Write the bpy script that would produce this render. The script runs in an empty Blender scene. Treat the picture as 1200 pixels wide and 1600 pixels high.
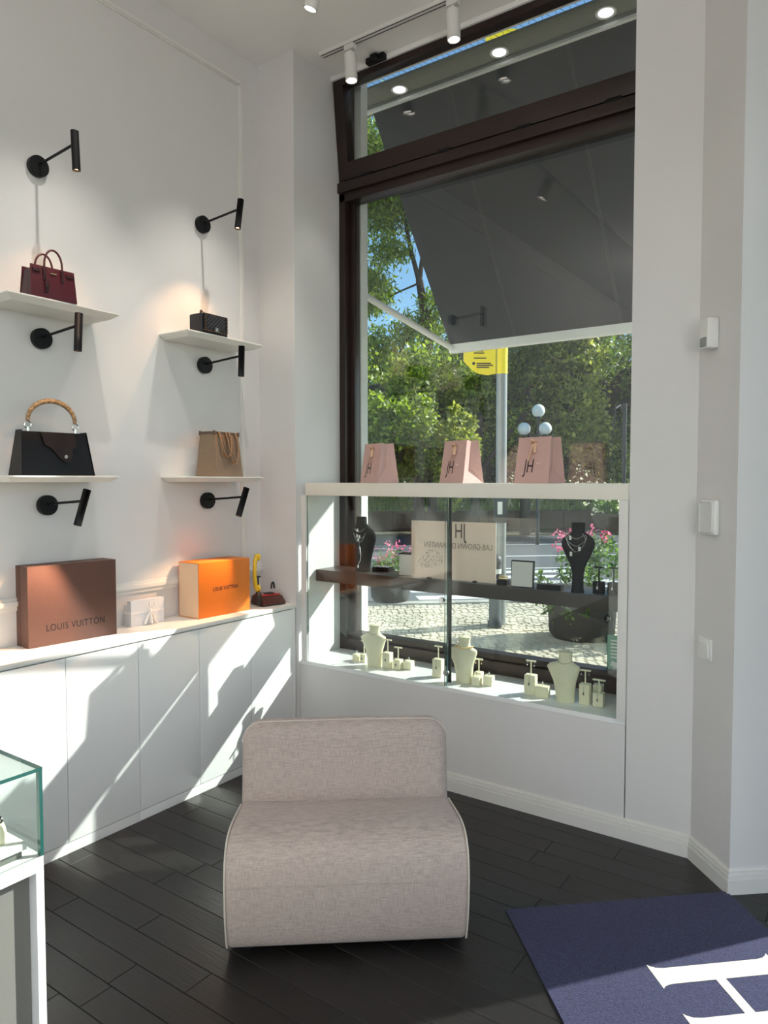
import bpy, bmesh, math, random
import numpy as np
from mathutils import Vector, Matrix, Euler
random.seed(7)
rng = np.random.default_rng(11)
SC = bpy.context.scene
C = SC.collection
PI = math.pi
R = math.radians

# ------------------------------------------------------------------ camera
cd = bpy.data.cameras.new('camera')
cam = bpy.data.objects.new('camera', cd); C.objects.link(cam)
cd.sensor_fit = 'VERTICAL'; cd.sensor_height = 36.0; cd.lens = 1125.0/1600*36
cd.clip_start = 0.02; cd.clip_end = 300
cam.location = (0, 0, 1.5)
cam.rotation_euler = (Matrix.Rotation(R(34.9), 3, 'Z') @ Matrix.Rotation(R(90-2.5), 3, 'X') @ Matrix.Rotation(R(-0.02), 3, 'Z')).to_euler()
SC.camera = cam

# ------------------------------------------------------------------ sky, sun, exposure
SUN = Vector((1.0, 1.3, 1.04)).normalized()
w = bpy.data.worlds.new('sky'); SC.world = w; w.use_nodes = True
nt = w.node_tree; nt.nodes.clear()
sky = nt.nodes.new('ShaderNodeTexSky'); sky.sky_type = 'NISHITA'; sky.sun_disc = False
sky.sun_elevation = math.asin(SUN.z); sky.sun_rotation = math.atan2(SUN.x, SUN.y)
sky.air_density = 1.0; sky.dust_density = 0.3; sky.ozone_density = 1.6
bg = nt.nodes.new('ShaderNodeBackground'); bg.inputs['Strength'].default_value = 0.19
out = nt.nodes.new('ShaderNodeOutputWorld')
tint = nt.nodes.new('ShaderNodeMix'); tint.data_type = 'RGBA'; tint.blend_type = 'MULTIPLY'; tint.inputs[0].default_value = 1.0
tint.inputs[7].default_value = (0.84, 1.07, 1.12, 1)
nt.links.new(sky.outputs[0], tint.inputs[6]); nt.links.new(tint.outputs[2], bg.inputs[0]); nt.links.new(bg.outputs[0], out.inputs[0])

sl = bpy.data.lights.new('sun', 'SUN'); sl.energy = 10.0; sl.angle = R(0.53); sl.color = (1.0, 0.965, 0.9)
so = bpy.data.objects.new('sun', sl); C.objects.link(so)
so.rotation_euler = SUN.to_track_quat('Z', 'Y').to_euler(); so.location = (8, 10, 9)

def area(name, loc, size, energy, color=(1, 1, 1), rot=(0, 0, 0)):
    l = bpy.data.lights.new(name, 'AREA'); l.shape = 'RECTANGLE'; l.size, l.size_y = size
    l.energy = energy; l.color = color
    o = bpy.data.objects.new(name, l); C.objects.link(o); o.location = loc; o.rotation_euler = rot
    return o
# added upward fill lights, unseen behind the camera, to brighten the room
CE = 22
for i, (x, y) in enumerate([(-1.2, -1.0), (0.9, -1.0), (-1.2, -2.6), (0.9, -2.6), (2.3, -1.8)]):
    area('added_up_fill', (x, y, 2.95), (1.2, 0.3), CE, (1.0, 0.96, 0.92), (R(180), 0, 0))

# added fill lights at openings made up for the unseen back and side walls
area('added_back_fill', (0.2, -3.66, 1.75), (4.4, 2.6), 6, (1.0, 0.97, 0.95), (R(90), 0, 0))
area('added_side_fill', (3.56, -2.3, 1.75), (2.3, 2.6), 80, (1.0, 0.97, 0.95), (R(90), 0, R(90)))

vs = SC.view_settings
vs.view_transform = 'Standard'; vs.look = 'None'; vs.exposure = 0.0; vs.gamma = 1.0; vs.use_curve_mapping = False
SC.cycles.max_bounces = 10; SC.cycles.diffuse_bounces = 6; SC.cycles.transparent_max_bounces = 24
SC.cycles.caustics_reflective = False; SC.cycles.caustics_refractive = False
SC.cycles.sample_clamp_indirect = 6.0

# ------------------------------------------------------------------ materials
def rgb(r, g, b):
    f = lambda c: (c/255/12.92) if c/255 <= 0.04045 else ((c/255+0.055)/1.055)**2.4
    return (f(r), f(g), f(b), 1)
MATS = {}
def mat(name, col, rough=0.5, metal=0.0, var=0.0, scale=8.0, stretch=(1, 1, 1), bump=0.0, spec=0.5, coat=0.0, emit=None, estr=0.0, sheen=0.0, col2=None):
    m = bpy.data.materials.new(name); m.use_nodes = True
    n = m.node_tree.nodes; l = m.node_tree.links; p = n['Principled BSDF']
    p.inputs['Base Color'].default_value = col
    p.inputs['Roughness'].default_value = rough; p.inputs['Metallic'].default_value = metal
    p.inputs['Specular IOR Level'].default_value = spec; p.inputs['Coat Weight'].default_value = coat
    p.inputs['Sheen Weight'].default_value = sheen
    if emit: p.inputs['Emission Color'].default_value = emit; p.inputs['Emission Strength'].default_value = estr
    if var or bump:
        tc = n.new('ShaderNodeTexCoord'); mp = n.new('ShaderNodeMapping'); mp.inputs['Scale'].default_value = stretch
        nz = n.new('ShaderNodeTexNoise'); nz.inputs['Scale'].default_value = scale; nz.inputs['Detail'].default_value = 5
        l.new(tc.outputs['Object'], mp.inputs[0]); l.new(mp.outputs[0], nz.inputs['Vector'])
        if var:
            rp = n.new('ShaderNodeValToRGB')
            c2 = col2 or tuple(max(0, c*(1-var)) for c in col[:3])+(1,)
            rp.color_ramp.elements[0].position = 0.3; rp.color_ramp.elements[1].position = 0.7
            rp.color_ramp.elements[0].color = c2
            rp.color_ramp.elements[1].color = col if col2 else tuple(min(1, c*(1+var*0.5)) for c in col[:3])+(1,)
            l.new(nz.outputs['Fac'], rp.inputs[0]); l.new(rp.outputs[0], p.inputs['Base Color'])
        if bump:
            b = n.new('ShaderNodeBump'); b.inputs['Strength'].default_value = bump; b.inputs['Distance'].default_value = 0.01
            l.new(nz.outputs['Fac'], b.inputs['Height']); l.new(b.outputs[0], p.inputs['Normal'])
    MATS[name] = m
    return m
def glass(name, tint, f0, fmax=1.0, rough=0.0):
    """thin architectural pane: clear with a facing-dependent mirror, so the sun passes through it"""
    m = bpy.data.materials.new(name); m.use_nodes = True
    n = m.node_tree.nodes; l = m.node_tree.links; n.clear()
    o = n.new('ShaderNodeOutputMaterial'); mx = n.new('ShaderNodeMixShader')
    t = n.new('ShaderNodeBsdfTransparent'); t.inputs[0].default_value = tint
    g = n.new('ShaderNodeBsdfGlossy'); g.inputs['Roughness'].default_value = rough
    lw = n.new('ShaderNodeLayerWeight'); lw.inputs['Blend'].default_value = 0.5
    pw = n.new('ShaderNodeMath'); pw.operation = 'POWER'; pw.inputs[1].default_value = 4.0
    ma = n.new('ShaderNodeMath'); ma.operation = 'MULTIPLY_ADD'; ma.inputs[1].default_value = fmax-f0; ma.inputs[2].default_value = f0
    l.new(lw.outputs['Facing'], pw.inputs[0]); l.new(pw.outputs[0], ma.inputs[0])
    l.new(ma.outputs[0], mx.inputs[0]); l.new(t.outputs[0], mx.inputs[1]); l.new(g.outputs[0], mx.inputs[2])
    l.new(mx.outputs[0], o.inputs[0]); MATS[name] = m
    return m

wallm = mat('white_paint', (0.70, 0.69, 0.68, 1), 0.6, var=0.02, scale=3, bump=0.02)
ceilm = mat('ceiling_paint', (0.88, 0.87, 0.85, 1), 0.7, var=0.02, scale=2)
trimm = mat('white_trim', (0.74, 0.73, 0.70, 1), 0.4, var=0.02, scale=5)
lacq = mat('white_lacquer', (0.85, 0.86, 0.85, 1), 0.28, var=0.015, scale=3)
shelfm = mat('white_stone_shelf', (0.82, 0.81, 0.75, 1), 0.35, var=0.06, scale=7)
blackm = mat('matt_black_metal', (0.006, 0.006, 0.007, 1), 0.5, 0.0, spec=0.22)
trackm = mat('white_track', (0.75, 0.74, 0.71, 1), 0.4)
framem = mat('brown_black_window_frame', rgb(50, 37, 35), 0.35, 0.3, var=0.15, scale=5)
darkm = mat('dark_board', rgb(62, 50, 46), 0.3, var=0.15, scale=6)
metalm = mat('polished_steel', (0.6, 0.6, 0.6, 1), 0.2, 1.0)
goldm = mat('gold', (0.85, 0.60, 0.28, 1), 0.25, 1.0)
silver = mat('silver', (0.80, 0.80, 0.80, 1), 0.2, 1.0)
winglass = glass('window_glass', (0.94, 0.965, 0.96, 1), 0.07, 0.75)
caseglass = glass('clear_sheet_glass', (0.955, 0.985, 0.97, 1), 0.035, 0.6)
edgem = mat('green_glass_edge', rgb(42, 92, 86), 0.15, coat=0.5)
fabric = None

# ------------------------------------------------------------------ mesh builder
class B:
    def __init__(s): s.bm = bmesh.new()
    def _bev(s, verts, bev, seg=2):
        if bev:
            ed = {e for v in verts for e in v.link_edges}
            bmesh.ops.bevel(s.bm, geom=list(ed), offset=bev, segments=seg, affect='EDGES', profile=0.7)
    def box(s, x0, x1, y0, y1, z0, z1, bev=0, M=None, seg=2):
        m = Matrix.Translation(((x0+x1)/2, (y0+y1)/2, (z0+z1)/2)) @ Matrix.Diagonal((abs(x1-x0), abs(y1-y0), abs(z1-z0), 1))
        if M is not None: m = M @ m
        r = bmesh.ops.create_cube(s.bm, size=1, matrix=m); s._bev(r['verts'], bev, seg); return s
    def hull8(s, bot, top, z0, z1, bev=0):
        """bot/top: 4 (x,y) corners counter-clockwise"""
        vb = [s.bm.verts.new((*p, z0)) for p in bot]; vt = [s.bm.verts.new((*p, z1)) for p in top]
        s.bm.faces.new(vb[::-1]); s.bm.faces.new(vt)
        for i in range(4): s.bm.faces.new((vb[i], vb[(i+1) % 4], vt[(i+1) % 4], vt[i]))
        s._bev(vb+vt, bev); return s
    def cyl(s, a, b, r, r2=None, n=20, cap=True):
        a, b = Vector(a), Vector(b); d = b-a
        m = Matrix.Translation((a+b)/2) @ d.to_track_quat('Z', 'Y').to_matrix().to_4x4()
        bmesh.ops.create_cone(s.bm, cap_ends=cap, segments=n, radius1=r, radius2=r if r2 is None else r2, depth=d.length, matrix=m); return s
    def sph(s, c, r, sc=(1, 1, 1), u=16, v=10):
        m = Matrix.Translation(c) @ Matrix.Diagonal((*sc, 1)); bmesh.ops.create_uvsphere(s.bm, u_segments=u, v_segments=v, radius=r, matrix=m); return s
    def lathe(s, prof, c=(0, 0, 0), n=24, sx=1, sy=1, cap=True):
        rings = []
        for r, z in prof:
            rings.append([s.bm.verts.new((c[0]+r*sx*math.cos(2*PI*k/n), c[1]+r*sy*math.sin(2*PI*k/n), c[2]+z)) for k in range(n)])
        for a, b in zip(rings, rings[1:]):
            for k in range(n): s.bm.faces.new((a[k], a[(k+1) % n], b[(k+1) % n], b[k]))
        if cap:
            s.bm.faces.new(rings[0][::-1]); s.bm.faces.new(rings[-1])
        return s
    def loft(s, rings, cap=True):
        rr = [[s.bm.verts.new(p) for p in q] for q in rings]; n = len(rr[0])
        for a, b in zip(rr, rr[1:]):
            for k in range(n): s.bm.faces.new((a[k], a[(k+1) % n], b[(k+1) % n], b[k]))
        if cap: s.bm.faces.new(rr[0][::-1]); s.bm.faces.new(rr[-1])
        return s
    def tube(s, pts, r, n=8, closed=False, flat=None):
        pts = [Vector(p) for p in pts]; N = len(pts); rings = []; up = None
        for i, p in enumerate(pts):
            if closed: t = (pts[(i+1) % N]-pts[i-1]).normalized()
            else: t = (pts[min(i+1, N-1)]-pts[max(i-1, 0)]).normalized()
            if up is None:
                up = Vector((0, 0, 1)) if abs(t.z) < 0.9 else Vector((1, 0, 0))
            x = up.cross(t)
            if x.length < 1e-5: x = Vector((1, 0, 0)).cross(t)
            x.normalize(); y = t.cross(x); up = y
            rr = r[i] if isinstance(r, (list, tuple)) else r
            f = flat or 1
            rings.append([p + x*rr*math.cos(2*PI*k/n) + y*rr*f*math.sin(2*PI*k/n) for k in range(n)])
        if closed: s.loft(rings+[rings[0]], cap=False)
        else: s.loft(rings)
        return s
    def prism(s, poly, z0, z1, bev=0, M=None):
        n = len(poly)
        a = [Vector((p[0], p[1], z0)) for p in poly]; b = [Vector((p[0], p[1], z1)) for p in poly]
        if M is not None: a = [M @ p for p in a]; b = [M @ p for p in b]
        va = [s.bm.verts.new(p) for p in a]; vb = [s.bm.verts.new(p) for p in b]
        s.bm.faces.new(va[::-1]); s.bm.faces.new(vb)
        for i in range(n): s.bm.faces.new((va[i], va[(i+1) % n], vb[(i+1) % n], vb[i]))
        s._bev(va+vb, bev); return s
    def done(s, name, m, parent=None, smooth=True, ang=38, loc=None, rot=None):
        bm = s.bm
        bmesh.ops.remove_doubles(bm, verts=bm.verts, dist=1e-5)
        bmesh.ops.recalc_face_normals(bm, faces=bm.faces)
        if smooth:
            lim = R(ang)
            for f in bm.faces: f.smooth = True
            for e in bm.edges:
                if len(e.link_faces) == 2 and e.calc_face_angle(0) > lim: e.smooth = False
        me = bpy.data.meshes.new(name); bm.to_mesh(me); bm.free()
        me.materials.append(m)
        o = bpy.data.objects.new(name, me); C.objects.link(o)
        if parent: o.parent = parent
        if loc: o.location = loc
        if rot: o.rotation_euler = rot
        return o
XZ = Matrix(((1, 0, 0, 0), (0, 0, -1, 0), (0, 1, 0, 0), (0, 0, 0, 1)))     # prism polygon in the xz plane, depth along -y

def tag(o, label, cat, group=None, kind=None):
    o['label'] = label; o['category'] = cat
    if group: o['group'] = group
    if kind: o['kind'] = kind
    return o
def thing(name, label, cat, loc=(0, 0, 0), rz=0.0, group=None):
    o = bpy.data.objects.new(name, None); C.objects.link(o); o.empty_display_size = 0.05
    o.location = loc; o.rotation_euler = (0, 0, R(rz)); return tag(o, label, cat, group)
def struct(o): o['kind'] = 'structure'; return o
def stuff(o): o['kind'] = 'stuff'; return o
def dup(root, loc, rz, label, group=None):
    r = root.copy(); C.objects.link(r); r.location = loc; r.rotation_euler = (0, 0, R(rz)); r['label'] = label
    if group: r['group'] = group
    for ch in list(root.children):
        c = ch.copy(); C.objects.link(c); c.parent = r
        for g in list(ch.children):
            d = g.copy(); C.objects.link(d); d.parent = c
    return r
def text(body, size, loc, rot, m, parent, ext=0.0004, sx=1.0, shear=0.0, sp=1.0, align='CENTER', mirror=False, off=0.0):
    cu = bpy.data.curves.new('lettering', 'FONT'); cu.body = body; cu.size = size; cu.extrude = ext; cu.shear = shear
    cu.space_character = sp; cu.align_x = align; cu.align_y = 'CENTER'; cu.offset = off
    cu.materials.append(m)
    fo = bpy.data.objects.new('lettering_curve', cu); C.objects.link(fo); bpy.context.view_layer.update()
    me = bpy.data.meshes.new_from_object(fo.evaluated_get(bpy.context.evaluated_depsgraph_get())); bpy.data.objects.remove(fo)
    me.name = 'lettering'; o = bpy.data.objects.new('lettering', me); C.objects.link(o); o.parent = parent
    o.location = loc; o.rotation_euler = tuple(R(a) for a in rot); o.scale = (-sx if mirror else sx, 1, 1)
    return o
def rounded_extrude(b, outline, w, r, seg=4, place=lambda p, q, s: (s, p, q)):
    """extrude a closed outline (p,q) along s in [-w/2,w/2] with rounded ends"""
    n = len(outline); P = [Vector(p) for p in outline]; nor = []
    area2 = sum(P[i].x*P[(i+1) % n].y-P[(i+1) % n].x*P[i].y for i in range(n)); sg = 1 if area2 > 0 else -1
    for i in range(n):
        e1 = (P[i]-P[i-1]).normalized(); e2 = (P[(i+1) % n]-P[i]).normalized()
        m = Vector((e1.y+e2.y, -(e1.x+e2.x)))*sg; m.normalize(); nor.append(m)
    st = []
    for k in range(seg+1):
        a = PI/2*k/seg; st.append((-w/2+r*(1-math.sin(a)), r*(1-math.cos(a))))
    st = [(-w/2 + r*(1-math.sin(PI/2*k/seg)), r*(1-math.cos(PI/2*k/seg))) for k in range(seg, -1, -1)]
    st = [(-w/2 + r*(1-math.cos(PI/2*k/seg)), r*(1-math.sin(PI/2*k/seg))) for k in range(seg+1)]
    full = st + [(-s, i) for s, i in st[::-1]]
    b.loft([[place(*(P[j]-nor[j]*ins), s) for j in range(n)] for s, ins in full]); return b
def arc(cx, cy, r, a0, a1, n): return [(cx+r*math.cos(R(a0+(a1-a0)*k/n)), cy+r*math.sin(R(a0+(a1-a0)*k/n))) for k in range(n+1)]

WX, CX, WY, JY, CEIL = -2.93, -2.66, 3.0, 2.965, 3.80

# ------------------------------------------------------------------ setting: shell
struct(B().box(-3.1, WX, -3.6, 3.1, 0, CEIL+0.1).done('wall_left', wallm))
struct(B().box(-3.1, CX, JY, 3.42, 0, CEIL+0.1).box(-6.5, CX-0.0, 3.40, 3.46, -0.1, 7).done('wall_left_return', wallm))
struct(B().box(-6.5, -2.575, 3.455, 3.52, -0.1, 7).done('wall_outside', mat('outside_render', (0.78, 0.77, 0.72, 1), 0.8, var=0.05)))
struct(B().box(-6.5, 1.0, 3.40, 3.46, 3.86, 7).box(-1.50, 1.2, 3.46, 5.7, 4.98, 5.12).box(CX, 0.31, 3.36, 3.40, 3.84, 7).done('wall_upper_and_sun_slab', MATS['outside_render']))  # the projecting slab is added out of view to block a sun streak
struct(B().box(CX, -0.869, WY, 3.33, 0, 0.478).done('wall_window', wallm))
PILLAR = [(-0.864, 3.0), (-0.606, 3.0), (-0.434, 2.817), (0.31, 3.46), (-0.864, 3.46)]
struct(B().prism(PILLAR, 0, CEIL+0.1).done('wall_right', wallm))
struct(B().prism([(0.56, 1.82), (3.6, -1.22), (4.3, -0.6), (1.30, 2.46)], 0, CEIL+0.1).done('wall_door_side', wallm))
struct(B().prism([(-0.434, 2.817), (0.56, 1.82), (1.30, 2.46), (0.31, 3.46)], 3.62, CEIL+0.1).done('wall_door_head', wallm))
struct(B().box(3.5, 3.6, -3.6, -3.45, 0, CEIL+0.1).box(3.5, 3.6, -1.15, -1.0, 0, CEIL+0.1).box(3.5, 3.6, -3.45, -1.15, 0, 0.45).box(3.5, 3.6, -3.45, -1.15, 3.05, CEIL+0.1).done('wall_back_right', wallm))
struct(B().box(-3.1, -2.0, -3.7, -3.6, 0, CEIL+0.1).box(2.4, 3.6, -3.7, -3.6, 0, CEIL+0.1).box(-2.0, 2.4, -3.7, -3.6, 0, 0.45).box(-2.0, 2.4, -3.7, -3.6, 3.05, CEIL+0.1).done('wall_back', wallm))
struct(B().prism([(-3.1, -3.7), (3.7, -3.7), (3.7, -1.0), (0.9, 2.0), (0.31, 3.46), (-3.1, 3.46)], CEIL, CEIL+0.1).done('ceiling', ceilm))
# shallow ceiling lip over the window head
struct(B().box(CX, -0.864, 3.28, 3.36, 3.775, CEIL).done('trim_ceiling', ceilm))

# floor: a sub floor with black planks laid on it
floorm = mat('black_oak', rgb(36, 33, 32), 0.34, var=0.25, scale=14, stretch=(1.2, 14, 1), bump=0.12, spec=0.5)
subm = mat('dark_joint', (0.004, 0.004, 0.004, 1), 0.8)
fl = struct(B().prism([(-3.1, -3.7), (3.7, -3.7), (3.7, -1.0), (0.9, 2.0), (1.3, 2.5), (0.31, 3.5), (-3.1, 3.5)], -0.06, -0.010).done('floor', subm))
def plank_mesh(L, W):
    b = B(); b.box(0, L, 0, W, -0.009, 0, bev=0.0012, seg=1); return b
rowy = 1.135 - 0.1045*6
PW = 0.1045
row = 0
fm = []
for k in range(4):
    mm = mat('black_oak', tuple(c*(0.8+0.16*k) for c in rgb(29, 27, 26)[:3])+(1,), 0.33+0.03*k, var=0.3, scale=9, stretch=(1.2, 12, 1), bump=0.10)
    fm.append(mm)
gseed = random.Random(3)
PLM = {}
y = rowy
offs = [0.0, 0.55, 0.22, 0.78, 0.40, 0.95, 0.12]
i = 0
while y < 3.0:
    x = -2.70 - offs[i % 7]
    # one joint of two neighbouring rows is placed where the photograph shows it
    if abs(y-1.135) < 0.02: x = -2.13-0.62
    if abs(y-1.2395) < 0.02: x = -1.87-0.9
    while x < 0.2:
        L = gseed.choice([0.7, 0.8, 0.9, 0.9])
        x1 = min(x+L, 0.3); xa = max(x, -2.70)
        if x1-xa > 0.03 and not (y > 2.2 and xa > -0.3):
            b = plank_mesh(x1-xa-0.0018, PW-0.0018); o = b.done('plank', fm[gseed.randrange(4)], fl, smooth=False, loc=(xa, y, 0.0))
        x += L
    y += PW; i += 1

# baseboards: three-stepped profile mitred along the wall foot
def strip(b, path, t, z0, z1, bev=0.002):
    P = [Vector(p) for p in path]; off = []
    for i in range(len(P)):
        ds = []
        if i > 0: ds.append((P[i]-P[i-1]).normalized())
        if i < len(P)-1: ds.append((P[i+1]-P[i]).normalized())
        ns = [Vector((d.y, -d.x)) for d in ds]
        m = sum(ns, Vector((0, 0))); m.normalize(); off.append(P[i]+m*(t/max(0.3, m.dot(ns[0]))))
    for i in range(len(P)-1):
        q = [P[i], P[i+1], off[i+1], off[i]]
        b.prism([(v.x, v.y) for v in q], z0, z1)
path = [(CX, WY), (-0.606, 3.0), (-0.434, 2.817), (0.31, 3.46)]
b = B()
for t, z0, z1 in ((0.016, 0, 0.052), (0.011, 0.052, 0.056), (0.013, 0.056, 0.068), (0.008, 0.068, 0.072), (0.009, 0.072, 0.083), (0.004, 0.083, 0.089)): strip(b, path, t, z0, z1)
struct(b.done('baseboard_right', trimm, smooth=False))
# panel frame moulding and chair rail on the left wall
b = B()
for t, d in ((0.030, 0.008), (0.016, 0.014)):
    b.box(WX, WX+d, -2.0, 2.83, 3.645-t/2, 3.645+t/2, 0.002); b.box(WX, WX+d, 2.83-t/2, 2.83+t/2, 1.02, 3.645, 0.002)
struct(b.done('trim_panel', trimm))
b = B(); b.box(WX, WX+0.012, -2.0, JY, 0.965, 1.02, 0.004).box(WX, WX+0.022, -2.0, JY, 0.985, 1.006, 0.005)
struct(b.done('trim_rail', trimm))

# ------------------------------------------------------------------ window
FY0, FY1, GY = 3.355, 3.45, 3.41
win = bpy.data.objects.new('window_1', None); C.objects.link(win); struct(win)
b = B(); b.box(CX, -2.617, FY0, FY1, 0.48, 3.86, 0.004).box(-2.617, -2.58, FY0+0.045, FY1, 0.56, 3.12, 0.003)
b.box(-0.95, -0.866, FY0, FY1, 0.48, 3.86, 0.004)
b.done('outer_frame', framem, win)
B().box(CX, -0.866, FY0-0.005, FY1, 0.478, 0.565, 0.004).box(CX, -0.866, FY0+0.015, FY1, 0.565, 0.60, 0.004).done('bottom_rail', framem, win)
B().box(CX, -0.866, FY0, FY1, 3.115, 3.165, 0.004).box(CX, -0.866, FY0-0.018, FY1, 3.165, 3.222, 0.005).done('transom_rail', framem, win)
B().box(CX, -0.866, FY0, FY1, 3.80, 3.86, 0.004).done('head_rail', framem, win)
B().box(-2.617, -0.95, GY, GY+0.024, 0.60, 3.115).done('window_pane', winglass, win, smooth=False)
B().box(CX, -2.617, FY0-0.003, FY0, 0.50, 1.42).done('frame_seal', blackm, win)
# tilted hopper sash, hinged at its foot
TH = R(6.0)
B().box(-2.655, -0.88, FY0+0.02, FY1, 3.220, 3.245).done('gap_shade_filler', blackm, win)  # black filler stands in for the shade in the gap under the sash
sash = B(); H = 0.605
sash.box(-2.655, -0.88, -0.035, 0.035, 0, 0.095, 0.005).box(-2.655, -0.88, -0.035, 0.035, H-0.095, H, 0.005)
sash.box(-2.655, -2.585, -0.035, 0.035, 0.09, H-0.09, 0.005).box(-0.95, -0.88, -0.035, 0.035, 0.09, H-0.1, 0.005)
so_ = sash.done('hopper_sash', framem, win, loc=(0, FY0+0.03, 3.238), rot=(TH, 0, 0))
g = B().box(-2.588, -0.945, 0.0, 0.020, 0.09, H-0.092).done('sash_pane', winglass, so_, smooth=False)
for hx in (-2.45, -1.95, -1.5, -1.06):
    B().box(hx-0.035, hx+0.035, -0.010, 0.012, -0.014, 0.014, 0.003).cyl((hx-0.04, -0.012, 0), (hx+0.04, -0.012, 0), 0.006).done('hinge', blackm, win, loc=(0, FY0-0.004, 3.226))
B().box(-0.06, 0.06, -0.035, 0.0, -0.012, 0.02, 0.005).box(-0.015, 0.03, -0.06, -0.03, -0.01, 0.012, 0.004).done('sash_catch', blackm, win, loc=(-2.33, FY0-0.070, 3.782))

# ledge, sliding-front display case under it
ledgem = mat('cream_lacquer', (0.80, 0.77, 0.68, 1), 0.4, var=0.02)
tag(B().box(-2.603, -0.864, 2.98, 3.305, 1.420, 1.487, 0.002).done('window_ledge', ledgem), 'long cream ledge across the window carrying three pink paper bags', 'ledge')
tag(B().box(-2.659, -0.870, 3.001, FY0-0.006, 0.4785, 0.50, 0.001).done('display_board', lacq), 'white display floor under the glass front holding cream jewellery stands', 'display board')
struct(B().box(-2.640, -2.606, 2.985, 3.012, 0.50, 1.42, 0.001).done('trim_1', trimm))
struct(B().box(-0.902, -0.866, 2.985, 3.012, 0.50, 1.42, 0.001).done('trim_2', trimm))
tag(B().box(-2.655, -0.90, 3.128, FY0-0.012, 0.929, 0.995, 0.002).done('display_shelf', darkm), 'dark brown floating shelf inside the window display, carrying black jewellery busts', 'shelf')
def slider(x0, x1, y, label, seal_x, knob):
    t = thing('glass_slider', label, 'glass panel', ((x0+x1)/2, y, 0.501), 0, None)
    hw = (x1-x0)/2; cx = (x0+x1)/2
    B().box(-hw, hw, -0.003, 0.003, 0.0, 0.917).done('glass_sheet', caseglass, t, smooth=False)
    B().box(-hw-0.0008, -hw, -0.0031, 0.0031, 0.0, 0.917).done('glass_edge', edgem, t)
    B().box(hw, hw+0.0008, -0.0031, 0.0031, 0.0, 0.917).done('glass_edge', edgem, t)
    if seal_x is not None: B().box(seal_x-cx-0.011, seal_x-cx+0.013, 0.0035, 0.012, 0.02, 0.915, 0.001).done('seal_strip', mat('seal_bronze', rgb(40, 32, 28), 0.4, 0.2), t)
    kx, kz = knob[0]-cx, knob[1]-0.501
    B().cyl((kx, -0.003, kz), (kx, -0.016, kz), 0.014, n=24).cyl((kx, -0.016, kz), (kx, -0.019, kz), 0.009, n=20).done('knob', metalm, t)
    return t
slider(-2.60, -1.715, 2.994, 'clear sliding glass front on the side by the handbag wall', None, (-1.745, 0.925))
slider(-1.740, -0.905, 3.010, 'clear sliding glass front on the side by the alarm panel wall', -1.722, (-1.726, 0.57))

# ------------------------------------------------------------------ cabinets
counterm = mat('white_counter', (0.80, 0.78, 0.74, 1), 0.38, var=0.03, scale=4)
tag(B().box(WX+0.001, CX+0.004, 0.25, JY-0.001, 0.800, 0.820, 0.0015).done('countertop', counterm), 'long white countertop along the wall carrying gift boxes', 'worktop')
bounds = [2.957, 2.618, 2.278, 1.939, 1.600, 1.261, 0.922, 0.583, 0.26]
CAB = ['white base cabinet in the window corner, behind the chair back', 'white base cabinet under the orange gift box', 'white base cabinet under the small ribboned box',
       'white base cabinet under the far half of the brown box', 'white base cabinet under the near half of the brown box', 'white base cabinet reaching behind the glass vitrine top',
       'white base cabinet mostly hidden behind the glass vitrine', 'white base cabinet nearest the camera, behind the vitrine']
for k in range(7):
    y1, y0 = bounds[k], bounds[k+1]
    t = thing('base_cabinet', CAB[k], 'cabinet', (CX, (y0+y1)/2, 0), 0, 'white base cabinets along the left wall')
    h = (y1-y0)/2
    B().box(WX-CX+0.002, -0.020, -h+0.0005, h-0.0005, 0.05, 0.799).done('carcass', lacq, t)
    e = 0.022 if k == 0 else 0.0
    B().box(-0.0185, 0.0, -h+0.0018, h-0.0018-e, 0.047, 0.794, 0.0012).done('door', lacq, t)
    if e: B().box(-0.0185, 0.0, h-e, h-0.0008, 0.0, 0.799, 0.0008).done('end_panel', lacq, t)
    B().box(-0.05, -0.003, -h+0.0004, h-0.0004-e, 0.0, 0.043, 0.0008).done('plinth', lacq, t)

# ------------------------------------------------------------------ wall shelves and lamps
def wall_shelf(y, z, label):
    L = 0.242 if y < 2 else 0.250; D = 0.212
    b = B(); t = 0.007; m = 0.026
    top = [(0, -L), (D, -L), (D, L), (0, L)]
    # slab with a thin square edge and a chamfered underside
    def ring(ins, z): return [(0.0015, -L+ins, z), (D-ins, -L+ins, z), (D-ins, L-ins, z), (0.0015, L-ins, z)]
    b.loft([ring(0.028, -m), ring(0.002, -t), ring(0.0, -t+0.001), ring(0.0, -0.001), ring(0.001, 0.0)])
    o = b.done('wall_shelf', shelfm, smooth=False, loc=(WX, y, z)); return tag(o, label, 'shelf', 'white handbag shelves on the left wall')
wall_shelf(1.674, 2.215, 'white wall shelf under the burgundy handbag')
wall_shelf(2.531, 2.215, 'white wall shelf under the quilted black chain bag')
wall_shelf(1.660, 1.520, 'white wall shelf under the black bag with snakeskin handle')
wall_shelf(2.531, 1.520, 'white wall shelf under the taupe tote')
bulbm = mat('warm_bulb', (1, 0.6, 0.3, 1), 0.5, emit=(1, 0.62, 0.32, 1), estr=14)
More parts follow.
